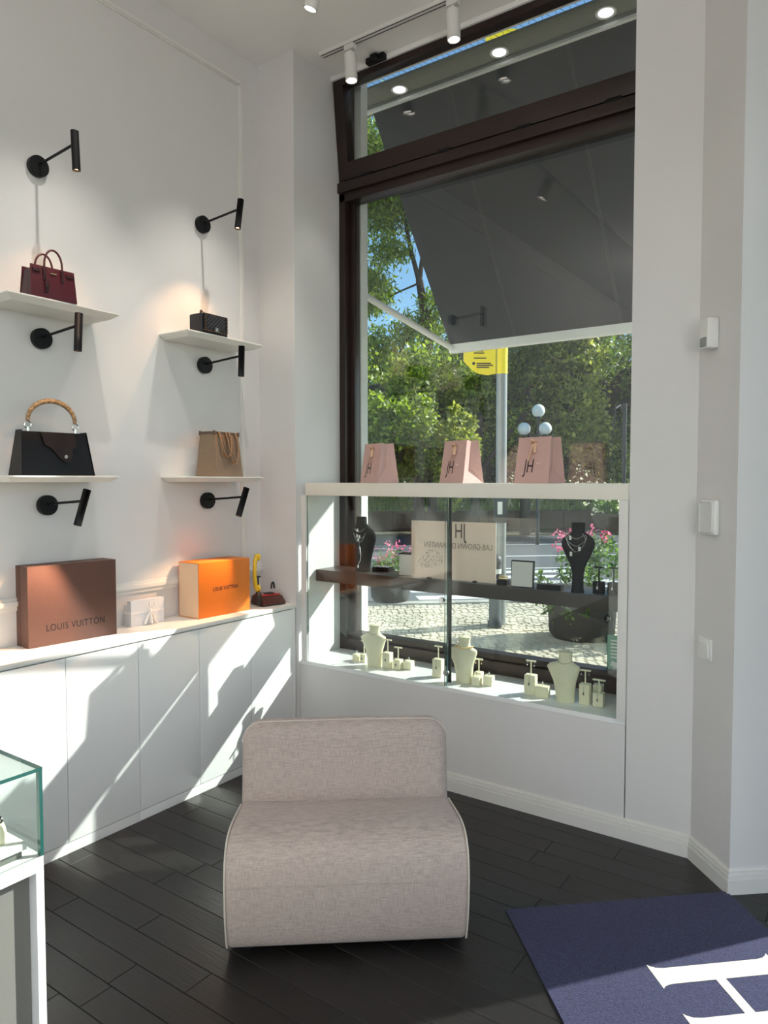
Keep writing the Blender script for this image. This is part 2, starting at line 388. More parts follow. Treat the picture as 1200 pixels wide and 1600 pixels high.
def wall_lamp(y, z, tilt, label, power=1.6):
    t = thing('wall_lamp', label, 'wall lamp', (WX, y, z), 0, 'black reading lamps above the handbag shelves')
    B().lathe([(0.041, 0.0005), (0.0425, 0.003), (0.0425, 0.026), (0.040, 0.029)], n=36).done('wall_plate', blackm, t, rot=(0, PI/2, 0))
    ax = 0.283
    B().cyl((0.029, 0, 0.006), (ax-0.01, 0, 0.022), 0.0055, n=14).done('arm', blackm, t)
    d = Vector((0, math.sin(tilt), math.cos(tilt)))
    top = Vector((ax, 0, 0.022))+d*0.048; bot = top-d*0.150
    h = B()
    h.cyl(top, bot, 0.0155, n=24, cap=False); h.cyl(top, top-d*0.001, 0.0155, n=24)
    h.cyl(bot+d*0.012, bot+d*0.011, 0.0152, n=24)
    h.cyl(bot, bot+d*0.011, 0.013, n=24, cap=False)
    hd = h.done('lamp_head', blackm, t)
    B().cyl(bot+d*0.0095, bot+d*0.0085, 0.0115, n=20).done('bulb', bulbm, hd)
    l = bpy.data.lights.new('lamp_light', 'SPOT'); l.energy = power*6; l.color = (1, 0.56, 0.30); l.spot_size = R(70); l.spot_blend = 0.7; l.shadow_soft_size = 0.012
    lo = bpy.data.objects.new('lamp_light', l); C.objects.link(lo); lo.parent = t
    lo.location = bot-d*0.002; dd = Vector((-0.32, -math.sin(tilt), -math.cos(tilt))).normalized()
    lo.rotation_euler = (-dd).to_track_quat('Z', 'Y').to_euler()
    return t
wall_lamp(1.675, 2.800, R(-2), 'black wall lamp above the burgundy handbag', 0.9)
wall_lamp(2.553, 2.815, R(9), 'black wall lamp above the quilted black chain bag', 2.2)
wall_lamp(1.675, 2.094, R(3), 'black wall lamp under the burgundy bag shelf', 0.5)
wall_lamp(2.556, 2.098, R(2), 'black wall lamp under the black chain bag shelf', 0.5)
wall_lamp(1.685, 1.396, R(18), 'black wall lamp over the brown box', 3.8)
wall_lamp(2.565, 1.396, R(22), 'black wall lamp over the orange box', 2.6)

# ------------------------------------------------------------------ ceiling track lights
tr = thing('ceiling_track', 'white ceiling track running along the window head', 'lighting track', (-2.56, 3.075, CEIL))
B().box(0, 2.4, -0.017, 0.017, -0.020, -0.0005, 0.001).done('rail', trackm, tr)
B().box(0.01, 2.39, -0.013, -0.009, -0.0215, -0.0195).box(0.01, 2.39, 0.009, 0.013, -0.0215, -0.0195).done('slot', blackm, tr)
tr2 = thing('ceiling_track', 'white ceiling track running toward the camera, mostly above the frame', 'lighting track', (-2.12, 2.75, CEIL))
B().box(-0.017, 0.017, -4.6, 0, -0.020, -0.0005, 0.001).done('rail', trackm, tr2)
lensm = mat('lamp_lens', (1, 1, 1, 1), 0.3, emit=(1, 0.93, 0.84, 1), estr=6)
def track_spot(loc, aim, label, power, size=60, blend=0.35):
    t = thing('track_spotlight', label, 'spotlight', loc, 0, 'white cylinder track spotlights')
    B().box(-0.030, 0.030, -0.016, 0.016, -0.028, 0.0, 0.003).cyl((0, 0, -0.028), (0, 0, -0.062), 0.009).done('adapter', trackm, t)
    a = (Vector(aim)-Vector(loc)-Vector((0, 0, -0.10))).normalized()
    piv = Vector((0, 0, -0.062)); p0 = piv-a*0.012; p1 = p0+a*0.135
    h = B(); h.cyl(p0, p1, 0.032, n=32, cap=False); h.cyl(p0, p0+a*0.001, 0.032, n=32); h.cyl(p1, p1-a*0.012, 0.027, n=32, cap=False)
    for k in range(1): h.cyl(p1-a*0.012, p1-a*0.013, 0.031, n=32)
    bd = h.done('lamp_body', trackm, t)
    B().cyl(p1-a*0.010, p1-a*0.011, 0.0265, n=28).done('lamp_lens', lensm, bd)
    l = bpy.data.lights.new('track_light', 'SPOT'); l.energy = power; l.color = (1, 0.94, 0.87); l.spot_size = R(size); l.spot_blend = blend; l.shadow_soft_size = 0.012
    lo = bpy.data.objects.new('track_light', l); C.objects.link(lo); lo.parent = t
    lo.location = p1+a*0.003; lo.rotation_euler = (-a).to_track_quat('Z', 'Y').to_euler()
track_spot((-2.36, 3.075, CEIL-0.0215), (-2.16, 3.12, 0.5), 'white track spotlight by the window head nearest the wall lamps', 10)
track_spot((-1.745, 3.075, CEIL-0.0215), (-1.60, 3.12, 0.5), 'white track spotlight further along the window head', 10)
track_spot((-2.12, 2.53, CEIL-0.0205), (-3.0, 2.45, 1.35), 'white track spotlight cut by the top edge of the frame', 52, 56, 0.9)
track_spot((-2.12, 1.67, CEIL-0.0205), (-3.0, 1.75, 1.35), 'white track spotlight above the burgundy bag, out of frame', 52, 56, 0.9)

# ------------------------------------------------------------------ lounge chair
def fabric_mat():
    m = bpy.data.materials.new('grey_woven_fabric'); m.use_nodes = True
    n = m.node_tree.nodes; l = m.node_tree.links; p = n['Principled BSDF']
    p.inputs['Roughness'].default_value = 0.9; p.inputs['Sheen Weight'].default_value = 0.15; p.inputs['Specular IOR Level'].default_value = 0.2
    tc = n.new('ShaderNodeTexCoord'); acc = None
    for sc in ((30, 30, 700), (700, 200, 30)):
        mp = n.new('ShaderNodeMapping'); mp.inputs['Scale'].default_value = sc
        nz = n.new('ShaderNodeTexNoise'); nz.inputs['Scale'].default_value = 1.0; nz.inputs['Detail'].default_value = 3
        l.new(tc.outputs['Object'], mp.inputs[0]); l.new(mp.outputs[0], nz.inputs['Vector'])
        if acc is None: acc = nz.outputs['Fac']
        else:
            mx = n.new('ShaderNodeMath'); mx.operation = 'ADD'; l.new(acc, mx.inputs[0]); l.new(nz.outputs['Fac'], mx.inputs[1]); acc = mx.outputs[0]
    rp = n.new('ShaderNodeValToRGB'); rp.color_ramp.elements[0].position = 0.72; rp.color_ramp.elements[1].position = 1.2
    rp.color_ramp.elements[0].color = rgb(158, 145, 139); rp.color_ramp.elements[1].color = rgb(196, 183, 175)
    hv = n.new('ShaderNodeMath'); hv.operation = 'MULTIPLY'; hv.inputs[1].default_value = 0.5
    rp.color_ramp.elements[0].position = 0.36; rp.color_ramp.elements[1].position = 0.62
    l.new(acc, hv.inputs[0]); l.new(hv.outputs[0], rp.inputs[0]); l.new(rp.outputs[0], p.inputs['Base Color'])
    bp = n.new('ShaderNodeBump'); bp.inputs['Strength'].default_value = 0.15; bp.inputs['Distance'].default_value = 0.002
    l.new(hv.outputs[0], bp.inputs['Height']); l.new(bp.outputs[0], p.inputs['Normal'])
    return m
fabric = fabric_mat()
pipem = mat('pale_piping', rgb(205, 196, 186), 0.8)
ch = thing('lounge_chair', 'low armless grey fabric lounge chair in the middle of the floor', 'chair', (-1.366, 1.757, 0), 38.8)
HW = 0.385
seat = [(0.02, 0.016), (-0.004, 0.05), (-0.024, 0.12), (-0.036, 0.20), (-0.036, 0.27), (-0.022, 0.325), (0.008, 0.357), (0.05, 0.372), (0.12, 0.372), (0.22, 0.355), (0.32, 0.335), (0.40, 0.322), (0.56, 0.31), (0.56, 0.016)]
def smooth_closed(P, it=2):
    for _ in range(it):
        Q = []
        for i in range(len(P)):
            a, c = Vector(P[i]), Vector(P[(i+1) % len(P)]); Q += [a*0.75+c*0.25, a*0.25+c*0.75]
        P = [(q.x, q.y) for q in Q]
    return P
b = B(); rounded_extrude(b, smooth_closed(seat), 2*HW, 0.022, 5)
b.done('seat', fabric, ch, ang=60)
# backrest: rounded outline in the width-height plane, extruded through its thickness and leaning back
out_ = [(-HW+0.01, 0.02), (HW-0.01, 0.02), (HW, 0.05)] + [(HW+0.0, 0.3)] + arc(HW-0.074, 0.521, 0.073, 0, 90, 7) + [(0, 0.597)] + arc(-HW+0.074, 0.521, 0.073, 90, 180, 7) + [(-HW-0.0, 0.3), (-HW, 0.05)]
lean = 0.14
b = B(); rounded_extrude(b, out_, 0.12, 0.050, 6, place=lambda p, q, s: (p*(1.0), 0.450+s+lean*(q-0.33), q))
b.done('backrest', fabric, ch, ang=60)
def seat_edge(x):
    return [(x, p-0.0, q) for p, q in smooth_closed(seat)[2:44]]
pb = B()
for sx in (-1, 1):
    pts = [(sx*(HW-0.004), p, q) for p, q in smooth_closed([(s_[0]+0.004 if s_[0] < 0.02 else s_[0], s_[1]-0.002) for s_ in seat[:12]] , 2)[0:42]]
    pb.tube(pts, 0.0032, 6)
bo = [(p*(1.0), 0.450-0.018+lean*(q-0.33), q) for p, q in out_[3:-1] if q > 0.30]
bo = [Vector(v) for v in bo]
pb.tube([(v.x*1.0, v.y, v.z+0.0005) for v in bo], 0.0026, 6)
pb.done('piping', pipem, ch)
B().tube([(-HW+0.012+k*(2*HW-0.024)/12, -0.0385, 0.248) for k in range(13)], 0.0014, 6).done('seam', mat('fabric_seam', rgb(188, 178, 170), 0.9), ch)
for lx in (-0.32, 0.32):
    for ly in (0.06, 0.50):
        B().cyl((lx, ly, 0.0), (lx, ly, 0.02), 0.02, n=16).done('foot', blackm, ch)

# ------------------------------------------------------------------ entrance rug with a letter woven in
rug = thing('entrance_rug', 'navy blue entrance rug with cream lettering by the doorway', 'rug', (-1.052, 2.250, 0.0005), 42.6)
rugm = mat('navy_pile', rgb(62, 64, 94), 0.95, var=0.5, scale=260, bump=0.4, spec=0.1, sheen=0.1)
RW, RL = 0.83, 1.55
B().box(0, RW, -RL, 0, 0.0, 0.006, 0.002).done('rug_body', rugm, rug)
creamw = mat('cream_pile', (0.80, 0.76, 0.62, 1), 0.95, var=0.15, scale=200, bump=0.2, spec=0.1)
# the letter lies with its stems across the rug: two flared stems and a thin crossbar
def stem_outline(yc, x0, x1):
    return [(x0, yc+0.056), (x0+0.008, yc+0.047), (x0+0.022, yc+0.038), (x0+0.045, yc+0.034), (x1-0.045, yc+0.034), (x1-0.022, yc+0.038), (x1-0.008, yc+0.047), (x1, yc+0.056),
            (x1, yc-0.050), (x1-0.008, yc-0.042), (x1-0.022, yc-0.036), (x1-0.045, yc-0.034), (x0+0.045, yc-0.034), (x0+0.022, yc-0.036), (x0+0.008, yc-0.042), (x0, yc-0.050)]
b = B()
b.prism(stem_outline(-0.393, 0.342, 0.742), 0.0055, 0.0068); b.prism(stem_outline(-0.600, 0.342, 0.742), 0.0055, 0.0068)
b.box(0.517, 0.548, -0.570, -0.424, 0.0055, 0.0067)
b.done('letter', creamw, rug, smooth=False)

# ------------------------------------------------------------------ handbags
def bagmat(name, c, rough=0.4, bump=0.08, scale=120, **k): return mat(name, c, rough, var=0.15, scale=scale, bump=bump, **k)
burg = bagmat('burgundy_leather', rgb(78, 12, 26), 0.42); burgd = bagmat('burgundy_leather_dark', rgb(52, 8, 18), 0.45)
t = thing('handbag', 'burgundy leather handbag with two upright round handles', 'handbag', (-2.765, 1.622, 2.2155), 90-3)
W_, D_, H_ = 0.093, 0.045, 0.125
B().hull8([(-W_, -D_), (W_, -D_), (W_, D_), (-W_, D_)], [(-W_+0.008, -0.030), (W_-0.008, -0.030), (W_-0.008, 0.030), (-W_+0.008, 0.030)], 0.0, H_-0.012, 0.004).done('body', burgd, t)
B().hull8([(-W_-0.001, -D_-0.002), (W_+0.001, -D_-0.002), (W_+0.001, -D_+0.004), (-W_-0.001, -D_+0.004)], [(-W_+0.005, -0.036), (W_-0.005, -0.036), (W_-0.005, -0.030), (-W_+0.005, -0.030)], 0.0, H_, 0.001).done('front_panel', burg, t)
B().hull8([(-W_-0.001, D_-0.004), (W_+0.001, D_-0.004), (W_+0.001, D_+0.002), (-W_-0.001, D_+0.002)], [(-W_+0.005, 0.030), (W_-0.005, 0.030), (W_-0.005, 0.036), (-W_+0.005, 0.036)], 0.0, H_, 0.001).done('back_panel', burg, t)
for s, yy in ((-1, -0.040), (1, 0.036)):
    pts = [(-0.036, yy, 0.085), (-0.036, yy, H_)] + [(0.036*math.cos(PI-a*PI/12), yy-0.004*0, H_+0.008+0.060*math.sin(a*PI/12)) for a in range(13)] + [(0.036, yy, H_), (0.036, yy, 0.085)]
    B().tube(pts, 0.0042, 8).done('handle', burg, t)
for px in (-0.036, 0.036):
    B().box(px-0.006, px+0.006, -0.0445, -0.038, 0.070, 0.118, 0.002).done('handle_tab', burgd, t)
for px in (-0.068, 0.068):
    B().box(px-0.016, px+0.016, -0.0435, -0.036, 0.098, 0.111, 0.002).done('side_strap', burgd, t)
B().box(-0.040, -0.022, -0.052, -0.046, 0.040, 0.064, 0.003).box(-0.038, -0.024, -0.050, -0.045, 0.022, 0.042, 0.002).tube([(-0.034, -0.044, 0.095), (-0.031, -0.049, 0.062)], 0.0015, 6).done('clochette', burgd, t)
B().box(-0.012, 0.012, -0.0425, -0.039, 0.0995, 0.102).done('stamp', goldm, t)

quilt = bagmat('black_quilted', rgb(16, 17, 26), 0.5, 0.3, 60); chainm = mat('dark_chain', rgb(120, 98, 82), 0.35, 0.8)
t = thing('handbag', 'small quilted black flap bag edged with chain', 'handbag', (-2.765, 2.452, 2.2155), 90)
B().box(-0.085, 0.085, -0.045, 0.045, 0.0, 0.094, 0.010, seg=3).done('body', quilt, t)
B().box(-0.076, 0.076, -0.053, -0.044, 0.014, 0.094, 0.004).done('flap', quilt, t)
b = B()
for k in range(-5, 8):
    for sg in (-1, 1):
        p0 = Vector((-0.06*0+k*0.02-0.02, -0.0535, 0.022)); q = []
        for s_ in range(9):
            f = s_/8; xx = (k*0.02-0.02)+sg*(f-0.5)*0.07; zz = 0.022+f*0.066
            if abs(xx) < 0.062: q.append((xx, -0.0535, zz))
        if len(q) > 2: b.tube(q, 0.0012, 5)
b.done('quilting', mat('quilt_ridge', rgb(74, 72, 80), 0.45), t)
b = B()
def chain(b, pts, r, rr):
    for k, p in enumerate(pts):
        M = Matrix.Translation(p) @ Matrix.Rotation(PI/2*(k % 2), 4, 'X') @ Matrix.Rotation(0.5, 4, 'Y')
        ring = [M @ Vector((r*1.2*math.cos(2*PI*j/8), r*math.sin(2*PI*j/8), 0)) for j in range(8)]
        b.tube(ring, rr, 5, closed=True)
edge = [(-0.068, -0.055, 0.018+0.0078*k) for k in range(10)] + [(0.068, -0.055, 0.018+0.0078*k) for k in range(10)]
chain(b, [Vector(p) for p in edge], 0.004, 0.0013)
chain(b, [Vector((-0.076+0.0085*k, -0.054, 0.0105)) for k in range(18)], 0.004, 0.0013)
b.done('chain_edging', chainm, t)['kind'] = 'stuff'; b = B()
chain(b, [Vector((-0.085-0.002*math.sin(k*0.4), -0.03+0.06*k/11*0, 0.096+0.006*math.sin(k*0.5))) + Vector((0.002*k, 0.004*k-0.02, 0)) for k in range(11)], 0.0045, 0.0015)
b.done('chain_strap', chainm, t)['kind'] = 'stuff'; b = B()
chain(b, [Vector((0.045+0.004*k, -0.02+0.003*k, 0.098)) for k in range(9)], 0.0045, 0.0015)
b.done('chain_strap', chainm, t)['kind'] = 'stuff'
B().box(-0.016, 0.016, -0.0585, -0.052, 0.010, 0.034, 0.002).done('clasp', mat('dark_clasp', rgb(105, 95, 85), 0.3, 0.9), t)
b = B()
for dx in (-0.004, 0.004): b.tube([(dx+0.006*math.cos(a*PI/8+ (0.6 if dx > 0 else PI+0.6)), -0.0592, 0.022+0.006*math.sin(a*PI/8+(0.6 if dx > 0 else PI+0.6))) for a in range(12)], 0.001, 5)
b.done('emblem', silver, t)

blk = bagmat('black_leather', rgb(14, 11, 10), 0.36, 0.10, 90, spec=0.3)
flapm = bagmat('dark_brown_leather', rgb(34, 22, 20), 0.4, 0.1, 90, spec=0.3)
snake = mat('snakeskin', rgb(196, 160, 112), 0.4, var=0.5, scale=130, col2=rgb(74, 54, 40), bump=0.3)
t = thing('handbag', 'black leather handbag with curved snakeskin handle', 'handbag', (-2.825, 1.660, 1.5205), 90-3)
W_ = 0.152
b = B(); b.hull8([(-W_, -0.055), (W_, -0.055), (W_, 0.055), (-W_, 0.055)], [(-W_+0.018, -0.022), (W_-0.018, -0.022), (W_-0.018, 0.022), (-W_+0.018, 0.022)], 0.0, 0.178, 0.006); b.done('body', blk, t)
for s in (-1, 1):
    B().hull8([(s*W_-0.0, -0.056), (s*(W_)+s*0.003, -0.056), (s*W_+s*0.003, 0.056), (s*W_, 0.056)][::1], [(s*(W_-0.018), -0.024), (s*(W_-0.018)+s*0.003, -0.024), (s*(W_-0.018)+s*0.003, 0.024), (s*(W_-0.018), 0.024)], 0.0, 0.183).done('gusset', blk, t)
# flap hugging the sloped front
fl_ = [(-0.088, 0.178), (0.055, 0.176), (0.060, 0.120), (0.040, 0.112), (0.038, 0.085), (0.030, 0.066), (0.015, 0.054), (0.002, 0.056), (-0.016, 0.070), (-0.034, 0.094), (-0.050, 0.115), (-0.075, 0.124)]
sl_ = math.atan2(0.033, 0.178)
fb = B(); fb.prism([(p[0]+0.025, p[1]) for p in fl_], 0, 0.004, 0.001, M=XZ)
fb.done('flap', flapm, t, loc=(0, -0.0575, 0), rot=(-sl_, 0, 0))
B().cyl((0.030, -0.050, 0.078), (0.030, -0.053, 0.0775), 0.0075, n=20).done('lock', silver, t)
hp = [(-0.098+0.0, 0, 0.222)]
pts = [(0.002-0.100*math.cos(a*PI/14), 0.004, 0.222+0.085*math.sin(a*PI/14)) for a in range(15)]
B().tube(pts, [0.0075+0.0035*math.sin(k*PI/14) for k in range(15)], 12).done('handle', snake, t)
for s in (-1, 1):
    b = B(); b.tube([(0.002+s*0.100+0.013*math.cos(2*PI*k/14), 0.004, 0.205+0.014*math.sin(2*PI*k/14)) for k in range(14)], 0.0032, 8, closed=True).cyl((0.002+s*0.1, 0.004, 0.196), (0.002+s*0.1, 0.004, 0.172), 0.006, n=12)
    b.done('ring', silver, t)

taupe = bagmat('taupe_grained_leather', rgb(134, 112, 90), 0.6, 0.2, 140); tand = bagmat('tan_strap', rgb(150, 112, 74), 0.5); tdark = bagmat('taupe_strap', rgb(92, 74, 58), 0.55)
t = thing('tote_bag', 'taupe leather tote turned cornerwise with drooping handles', 'handbag', (-2.832, 2.575, 1.5205), 99)
b = B(); b.hull8([(-0.105, -0.070), (0.105, -0.070), (0.105, 0.070), (-0.105, 0.070)], [(-0.098, -0.045), (0.098, -0.045), (0.098, 0.045), (-0.098, 0.045)], 0.0, 0.222, 0.005); b.done('body', taupe, t)
B().hull8([(-0.100, -0.047), (0.100, -0.047), (0.100, 0.047), (-0.100, 0.047)], [(-0.100, -0.046), (0.100, -0.046), (0.100, 0.046), (-0.100, 0.046)], 0.214, 0.228, 0.002).done('rim', tdark, t)
for sx in (-1, 1):
    for sy in (-1, 1): B().cyl((sx*0.098, sy*0.045, 0.208), (sx*0.098, sy*0.045, 0.231), 0.006, n=12).done('corner_tab', tdark, t)
for cx_, m_, dep, yo in ((-0.030, tand, 0.125, -0.050), (0.026, tand, 0.160, -0.048)):
    for o_ in (0.0, 0.007):
        pts = []
        for k in range(17):
            a = k/16*PI
            z = 0.226-(dep-o_*1.5)*math.sin(a)**0.8; xx = cx_-(0.040-o_)*math.cos(a)
            pts.append((xx, yo-0.012-0.012*(0.226-z)/0.1-(0.0 if k not in (0, 16) else -0.012), z))
        B().tube(pts, 0.0042, 7).done('handle', m_ if o_ == 0 else tdark, t)

# ------------------------------------------------------------------ gift boxes on the counter
brown = mat('brown_card', rgb(90, 59, 48), 0.55, var=0.06, scale=90, bump=0.05); inkb = mat('dark_brown_ink', rgb(14, 8, 6), 0.6)
t = thing('gift_box', 'large brown card gift box with dark lettering', 'box', (-2.862, 1.737, 0.8202), 90-4.5)
B().box(-0.193, 0.193, -0.055, 0.010, 0, 0.332, 0.0012).done('box_front', brown, t); bxf = t.children[-1]
B().box(-0.193, 0.193, 0.0125, 0.050, 0, 0.332, 0.0012).done('box_back', brown, t)
B().box(-0.190, 0.190, 0.009, 0.014, 0.002, 0.330).done('box_inner', mat('cream_card', rgb(222, 205, 180), 0.6), t)
text('LOUIS VUITTON', 0.0400, (0.008, -0.0552, 0.072), (90, 0, 0), inkb, bxf, ext=0.0003, sx=0.80, sp=1.12)
orange = mat('orange_card', rgb(214, 116, 24), 0.5, var=0.05, scale=90, bump=0.05); peach = mat('peach_card', rgb(222, 190, 158), 0.6); inkn = mat('navy_ink', rgb(40, 22, 40), 0.6)
t = thing('gift_box', 'orange gift box with small dark lettering and peach sides', 'box', (-2.820, 2.524, 0.8202), 90-2)
B().box(-0.166, 0.166, -0.078, 0.078, 0, 0.275, 0.0015).done('box_sleeve', orange, t); bxf = t.children[-1]
B().box(-0.1672, -0.165, -0.0735, 0.0735, 0.004, 0.271).done('box_drawer', peach, t)
text('LOUIS VUITTON', 0.0262, (0.003, -0.0783, 0.136), (90, 0, 0), inkn, bxf, ext=0.0003, sx=0.78, sp=1.12, off=0.0004)
wbox = mat('pale_grey_card', rgb(214, 216, 220), 0.5); satin = mat('white_satin', rgb(235, 232, 228), 0.3, sheen=0.4)
t = thing('gift_box', 'small white gift box tied with a white ribbon bow', 'box', (-2.880, 2.137, 0.8202), 90-3)
B().box(-0.088, 0.088, -0.026, 0.034, 0, 0.098, 0.001).done('box_base', wbox, t)
B().box(-0.0895, 0.0895, -0.0275, 0.002, 0.0, 0.120, 0.001).done('box_lid', wbox, t)
B().box(-0.0905, 0.0905, -0.0285, 0.035, 0.058, 0.068).done('ribbon', satin, t); rbn = t.children[-1]
b = B()
for sg in (-1, 1):
    b.tube([(0.008, -0.034, 0.066), (0.008+sg*0.014, -0.040, 0.086), (0.008+sg*0.020, -0.042, 0.098), (0.008+sg*0.010, -0.042, 0.104), (0.008, -0.038, 0.072)], 0.006, 8, flat=0.5)
    b.tube([(0.008, -0.034, 0.066), (0.008+sg*0.014, -0.038, 0.045), (0.008+sg*0.026, -0.036, 0.015), (0.008+sg*0.034, -0.038, 0.004)], [0.004, 0.007, 0.008, 0.007], 8, flat=0.35)
b.tube([(0.008, -0.034, 0.066), (0.006, -0.042, 0.04), (0.010, -0.042, 0.006)], [0.004, 0.010, 0.012], 8, flat=0.45).sph((0.008, -0.036, 0.066), 0.008)
b.done('bow', satin, rbn)

# retro telephone base (its character figure is left out): sloped keypad base, coiled cord, yellow handset on a plain cradle
phm = mat('maroon_plastic', rgb(74, 30, 24), 0.3, coat=0.4); redp = mat('red_plastic', rgb(170, 30, 30), 0.3, coat=0.4); yel = mat('yellow_plastic', rgb(236, 196, 40), 0.3, coat=0.5); blp = mat('black_plastic', (0.012, 0.012, 0.012, 1), 0.3, coat=0.3)
t = thing('telephone', 'retro maroon push-button telephone with upright yellow handset', 'telephone', (-2.785, 2.870, 0.8202), 90-14)
B().hull8([(-0.075, -0.075), (0.075, -0.075), (0.075, 0.06), (-0.075, 0.06)], [(-0.066, -0.045), (0.064, -0.045), (0.064, 0.055), (-0.066, 0.055)], 0.008, 0.050, 0.006).done('base', phm, t)
B().box(-0.070, 0.070, -0.070, 0.055, 0.0, 0.008, 0.002).done('foot_plate', blp, t)
B().box(-0.058, 0.056, -0.040, 0.050, 0.050, 0.058, 0.004).done('top_plate', redp, t); tpl = t.children[-1]
for i in range(4):
    for j in range(3):
        B().cyl((-0.015+j*0.017, -0.030+i*0.014, 0.058), (-0.015+j*0.017, -0.030+i*0.014, 0.064), 0.005, n=10).done('button', blp, tpl)
B().cyl((-0.045, 0.030, 0.055), (-0.045, 0.030, 0.150), 0.010, 0.007, n=14).box(-0.058, -0.030, 0.020, 0.040, 0.148, 0.156, 0.003).done('cradle', blp, t)
b = B(); b.tube([(-0.062, 0.010, 0.080), (-0.072, 0.008, 0.110), (-0.076, 0.008, 0.160), (-0.076, 0.008, 0.200), (-0.072, 0.008, 0.245), (-0.060, 0.010, 0.272)], [0.010, 0.012, 0.011, 0.011, 0.012, 0.010], 12)
b.cyl((-0.064, 0.010, 0.090), (-0.050, 0.012, 0.090), 0.018, 0.020, n=18).cyl((-0.064, 0.010, 0.262), (-0.050, 0.012, 0.262), 0.018, 0.020, n=18)
b.done('handset', yel, t)
b = B(); b.tube([(-0.085+0.012*math.cos(k*0.9), -0.05+0.012*math.sin(k*0.9), 0.010+0.001*k) for k in range(70)], 0.0028, 6); b.done('coiled_cord', blp, t); b = B(); b.tube([(0.062+0.010*math.cos(a*0.35), 0.045, 0.075+0.035*math.sin(a*0.35)) for a in range(10)], 0.005, 8)
b.done('cord', blp, t)

# ------------------------------------------------------------------ pink paper bags on the ledge
paper = mat('dusty_pink_paper', rgb(202, 166, 158), 0.6, var=0.04, scale=20); inkd = mat('dark_print', rgb(40, 24, 30), 0.5); foil = mat('pale_print', rgb(226, 196, 180), 0.4); ribm = mat('beige_ribbon', rgb(216, 178, 146), 0.4)
holem = mat('handle_hole_edge', rgb(40, 22, 24), 0.6)
def paper_bag(x, y, rz, w, d, h, label):
    t = thing('paper_bag', label, 'shopping bag', (x, y, 1.4875), rz, 'pink shopping bags on the window ledge')
    T = 0.0012; z0 = 0.0
    # two panels leaning together at the top, each pierced by an oval handle hole
    lean = 0.016 + d/2 - d*0.42
    def panel(name, sy):
        bm = B(); nx, ny = 24, 20; hw, hh, hc = 0.020, 0.0075, h-0.030
        outer = []
        N = 40
        # ring of the panel between oval hole and the rectangle
        ins = [(hw*math.copysign(abs(math.cos(2*PI*k/N))**0.6, math.cos(2*PI*k/N)), hc+hh*math.copysign(abs(math.sin(2*PI*k/N))**0.6, math.sin(2*PI*k/N))) for k in range(N)]
        rect = []
        for k in range(N):
            a = 2*PI*k/N; c_, s_ = math.cos(a), math.sin(a)
            X_, Zt, Zb = w/2, h-hc, hc
            tt = min(X_/abs(c_) if abs(c_) > 1e-6 else 9, (Zt if s_ > 0 else Zb)/abs(s_) if abs(s_) > 1e-6 else 9)
            rect.append((tt*c_, hc+tt*s_))
        cor = [(w/2, h), (-w/2, h), (-w/2, 0), (w/2, 0)]
        for cx_, cz_ in cor:
            k = min(range(N), key=lambda q: (rect[q][0]-cx_)**2+(rect[q][1]-cz_)**2); rect[k] = (cx_, cz_)
        def pos(p, off):
            f = p[1]/h; yy = sy*(d/2*(1-f)+0.034*f+off)
            return (p[0]*(1-0.06*f), yy, p[1])
        A = [[bm.bm.verts.new(pos(p, o)) for p in ring] for o in (0, T) for ring in (ins, rect)]
        i0, r0, i1, r1 = A
        for k in range(N):
            q = (k+1) % N
            for quad in ((i0[k], r0[k], r0[q], i0[q]), (i1[k], i1[q], r1[q], r1[k]), (i0[k], i0[q], i1[q], i1[k]), (r0[k], r1[k], r1[q], r0[q])): bm.bm.faces.new(quad)
        return bm.done(name, paper, t, smooth=False)
    panel('front_panel', -1); panel('back_panel', 1)
    for s in (-1, 1):       # folded gussets with the crease pushed in and the triangular foot fold
        bm = B(); zf = 0.38*h; a_ = w/2; inn = a_-0.35*d
        P = {}
        def yv(f, q): return q*(d/2*(1-f)+0.034*f)
        xa = lambda z: a_*(1-0.06*z/h)
        v = [(s*a_, -d/2, 0), (s*a_, d/2, 0), (s*xa(h), yv(1, -1), h), (s*xa(h), yv(1, 1), h), (s*(inn+0.4*(a_-inn)), 0, zf), (s*(xa(h)-0.012), 0, h-0.004)]
        vv = [bm.bm.verts.new(p) for p in v]
        for f in ((0, 1, 4), (0, 4, 5, 2), (1, 3, 5, 4)): bm.bm.faces.new([vv[k] for k in f])
        o = bm.done('gusset', paper, t, smooth=False)
        md = o.modifiers.new('thickness', 'SOLIDIFY'); md.thickness = 0.0012
    B().box(-w/2+0.002, w/2-0.002, -d/2+0.002, d/2-0.002, 0.0, 0.0015).done('bag_floor', paper, t)
    la = math.degrees(math.atan2(d/2-0.034, h))
    f = 0.36
    for sy, rz2 in ((-1, 0), (1, 180)):
        ypos = sy*(d/2*(1-f)+0.034*f+T+0.0004)
        text('JH', 0.088, (-0.020 if sy < 0 else 0.020, ypos, f*h), (90-la, 0, rz2), inkd, t, ext=0.0003, sx=0.62, shear=0.12)
    f2 = 0.42
    text('JEWELLERY\nHOUSE', 0.0001, (0, 0, 0.01), (90, 0, 0), foil, t) if False else None
    b = B()
    for k in range(3): b.box(0.022, 0.045-0.004*k, -0.0004, 0.0004, f2*h-0.011*k, f2*h-0.011*k+0.005)
    b.done('small_print', foil, t, loc=(0, -(d/2*(1-f2)+0.034*f2+T+0.010*0)-0.0006, 0), rot=(0, 0, 0)).rotation_euler = (-R(la)*0.0, 0, 0)
    b = B(); yk = -(0.034+T+0.008); hz = h-0.030
    rp = [(0.004, -0.024, hz+0.004), (0.004, yk, hz+0.012), (0.0, yk-0.006, hz-0.004), (-0.006, yk-0.012, hz-0.035), (-0.014, yk-0.022, hz-0.080)]
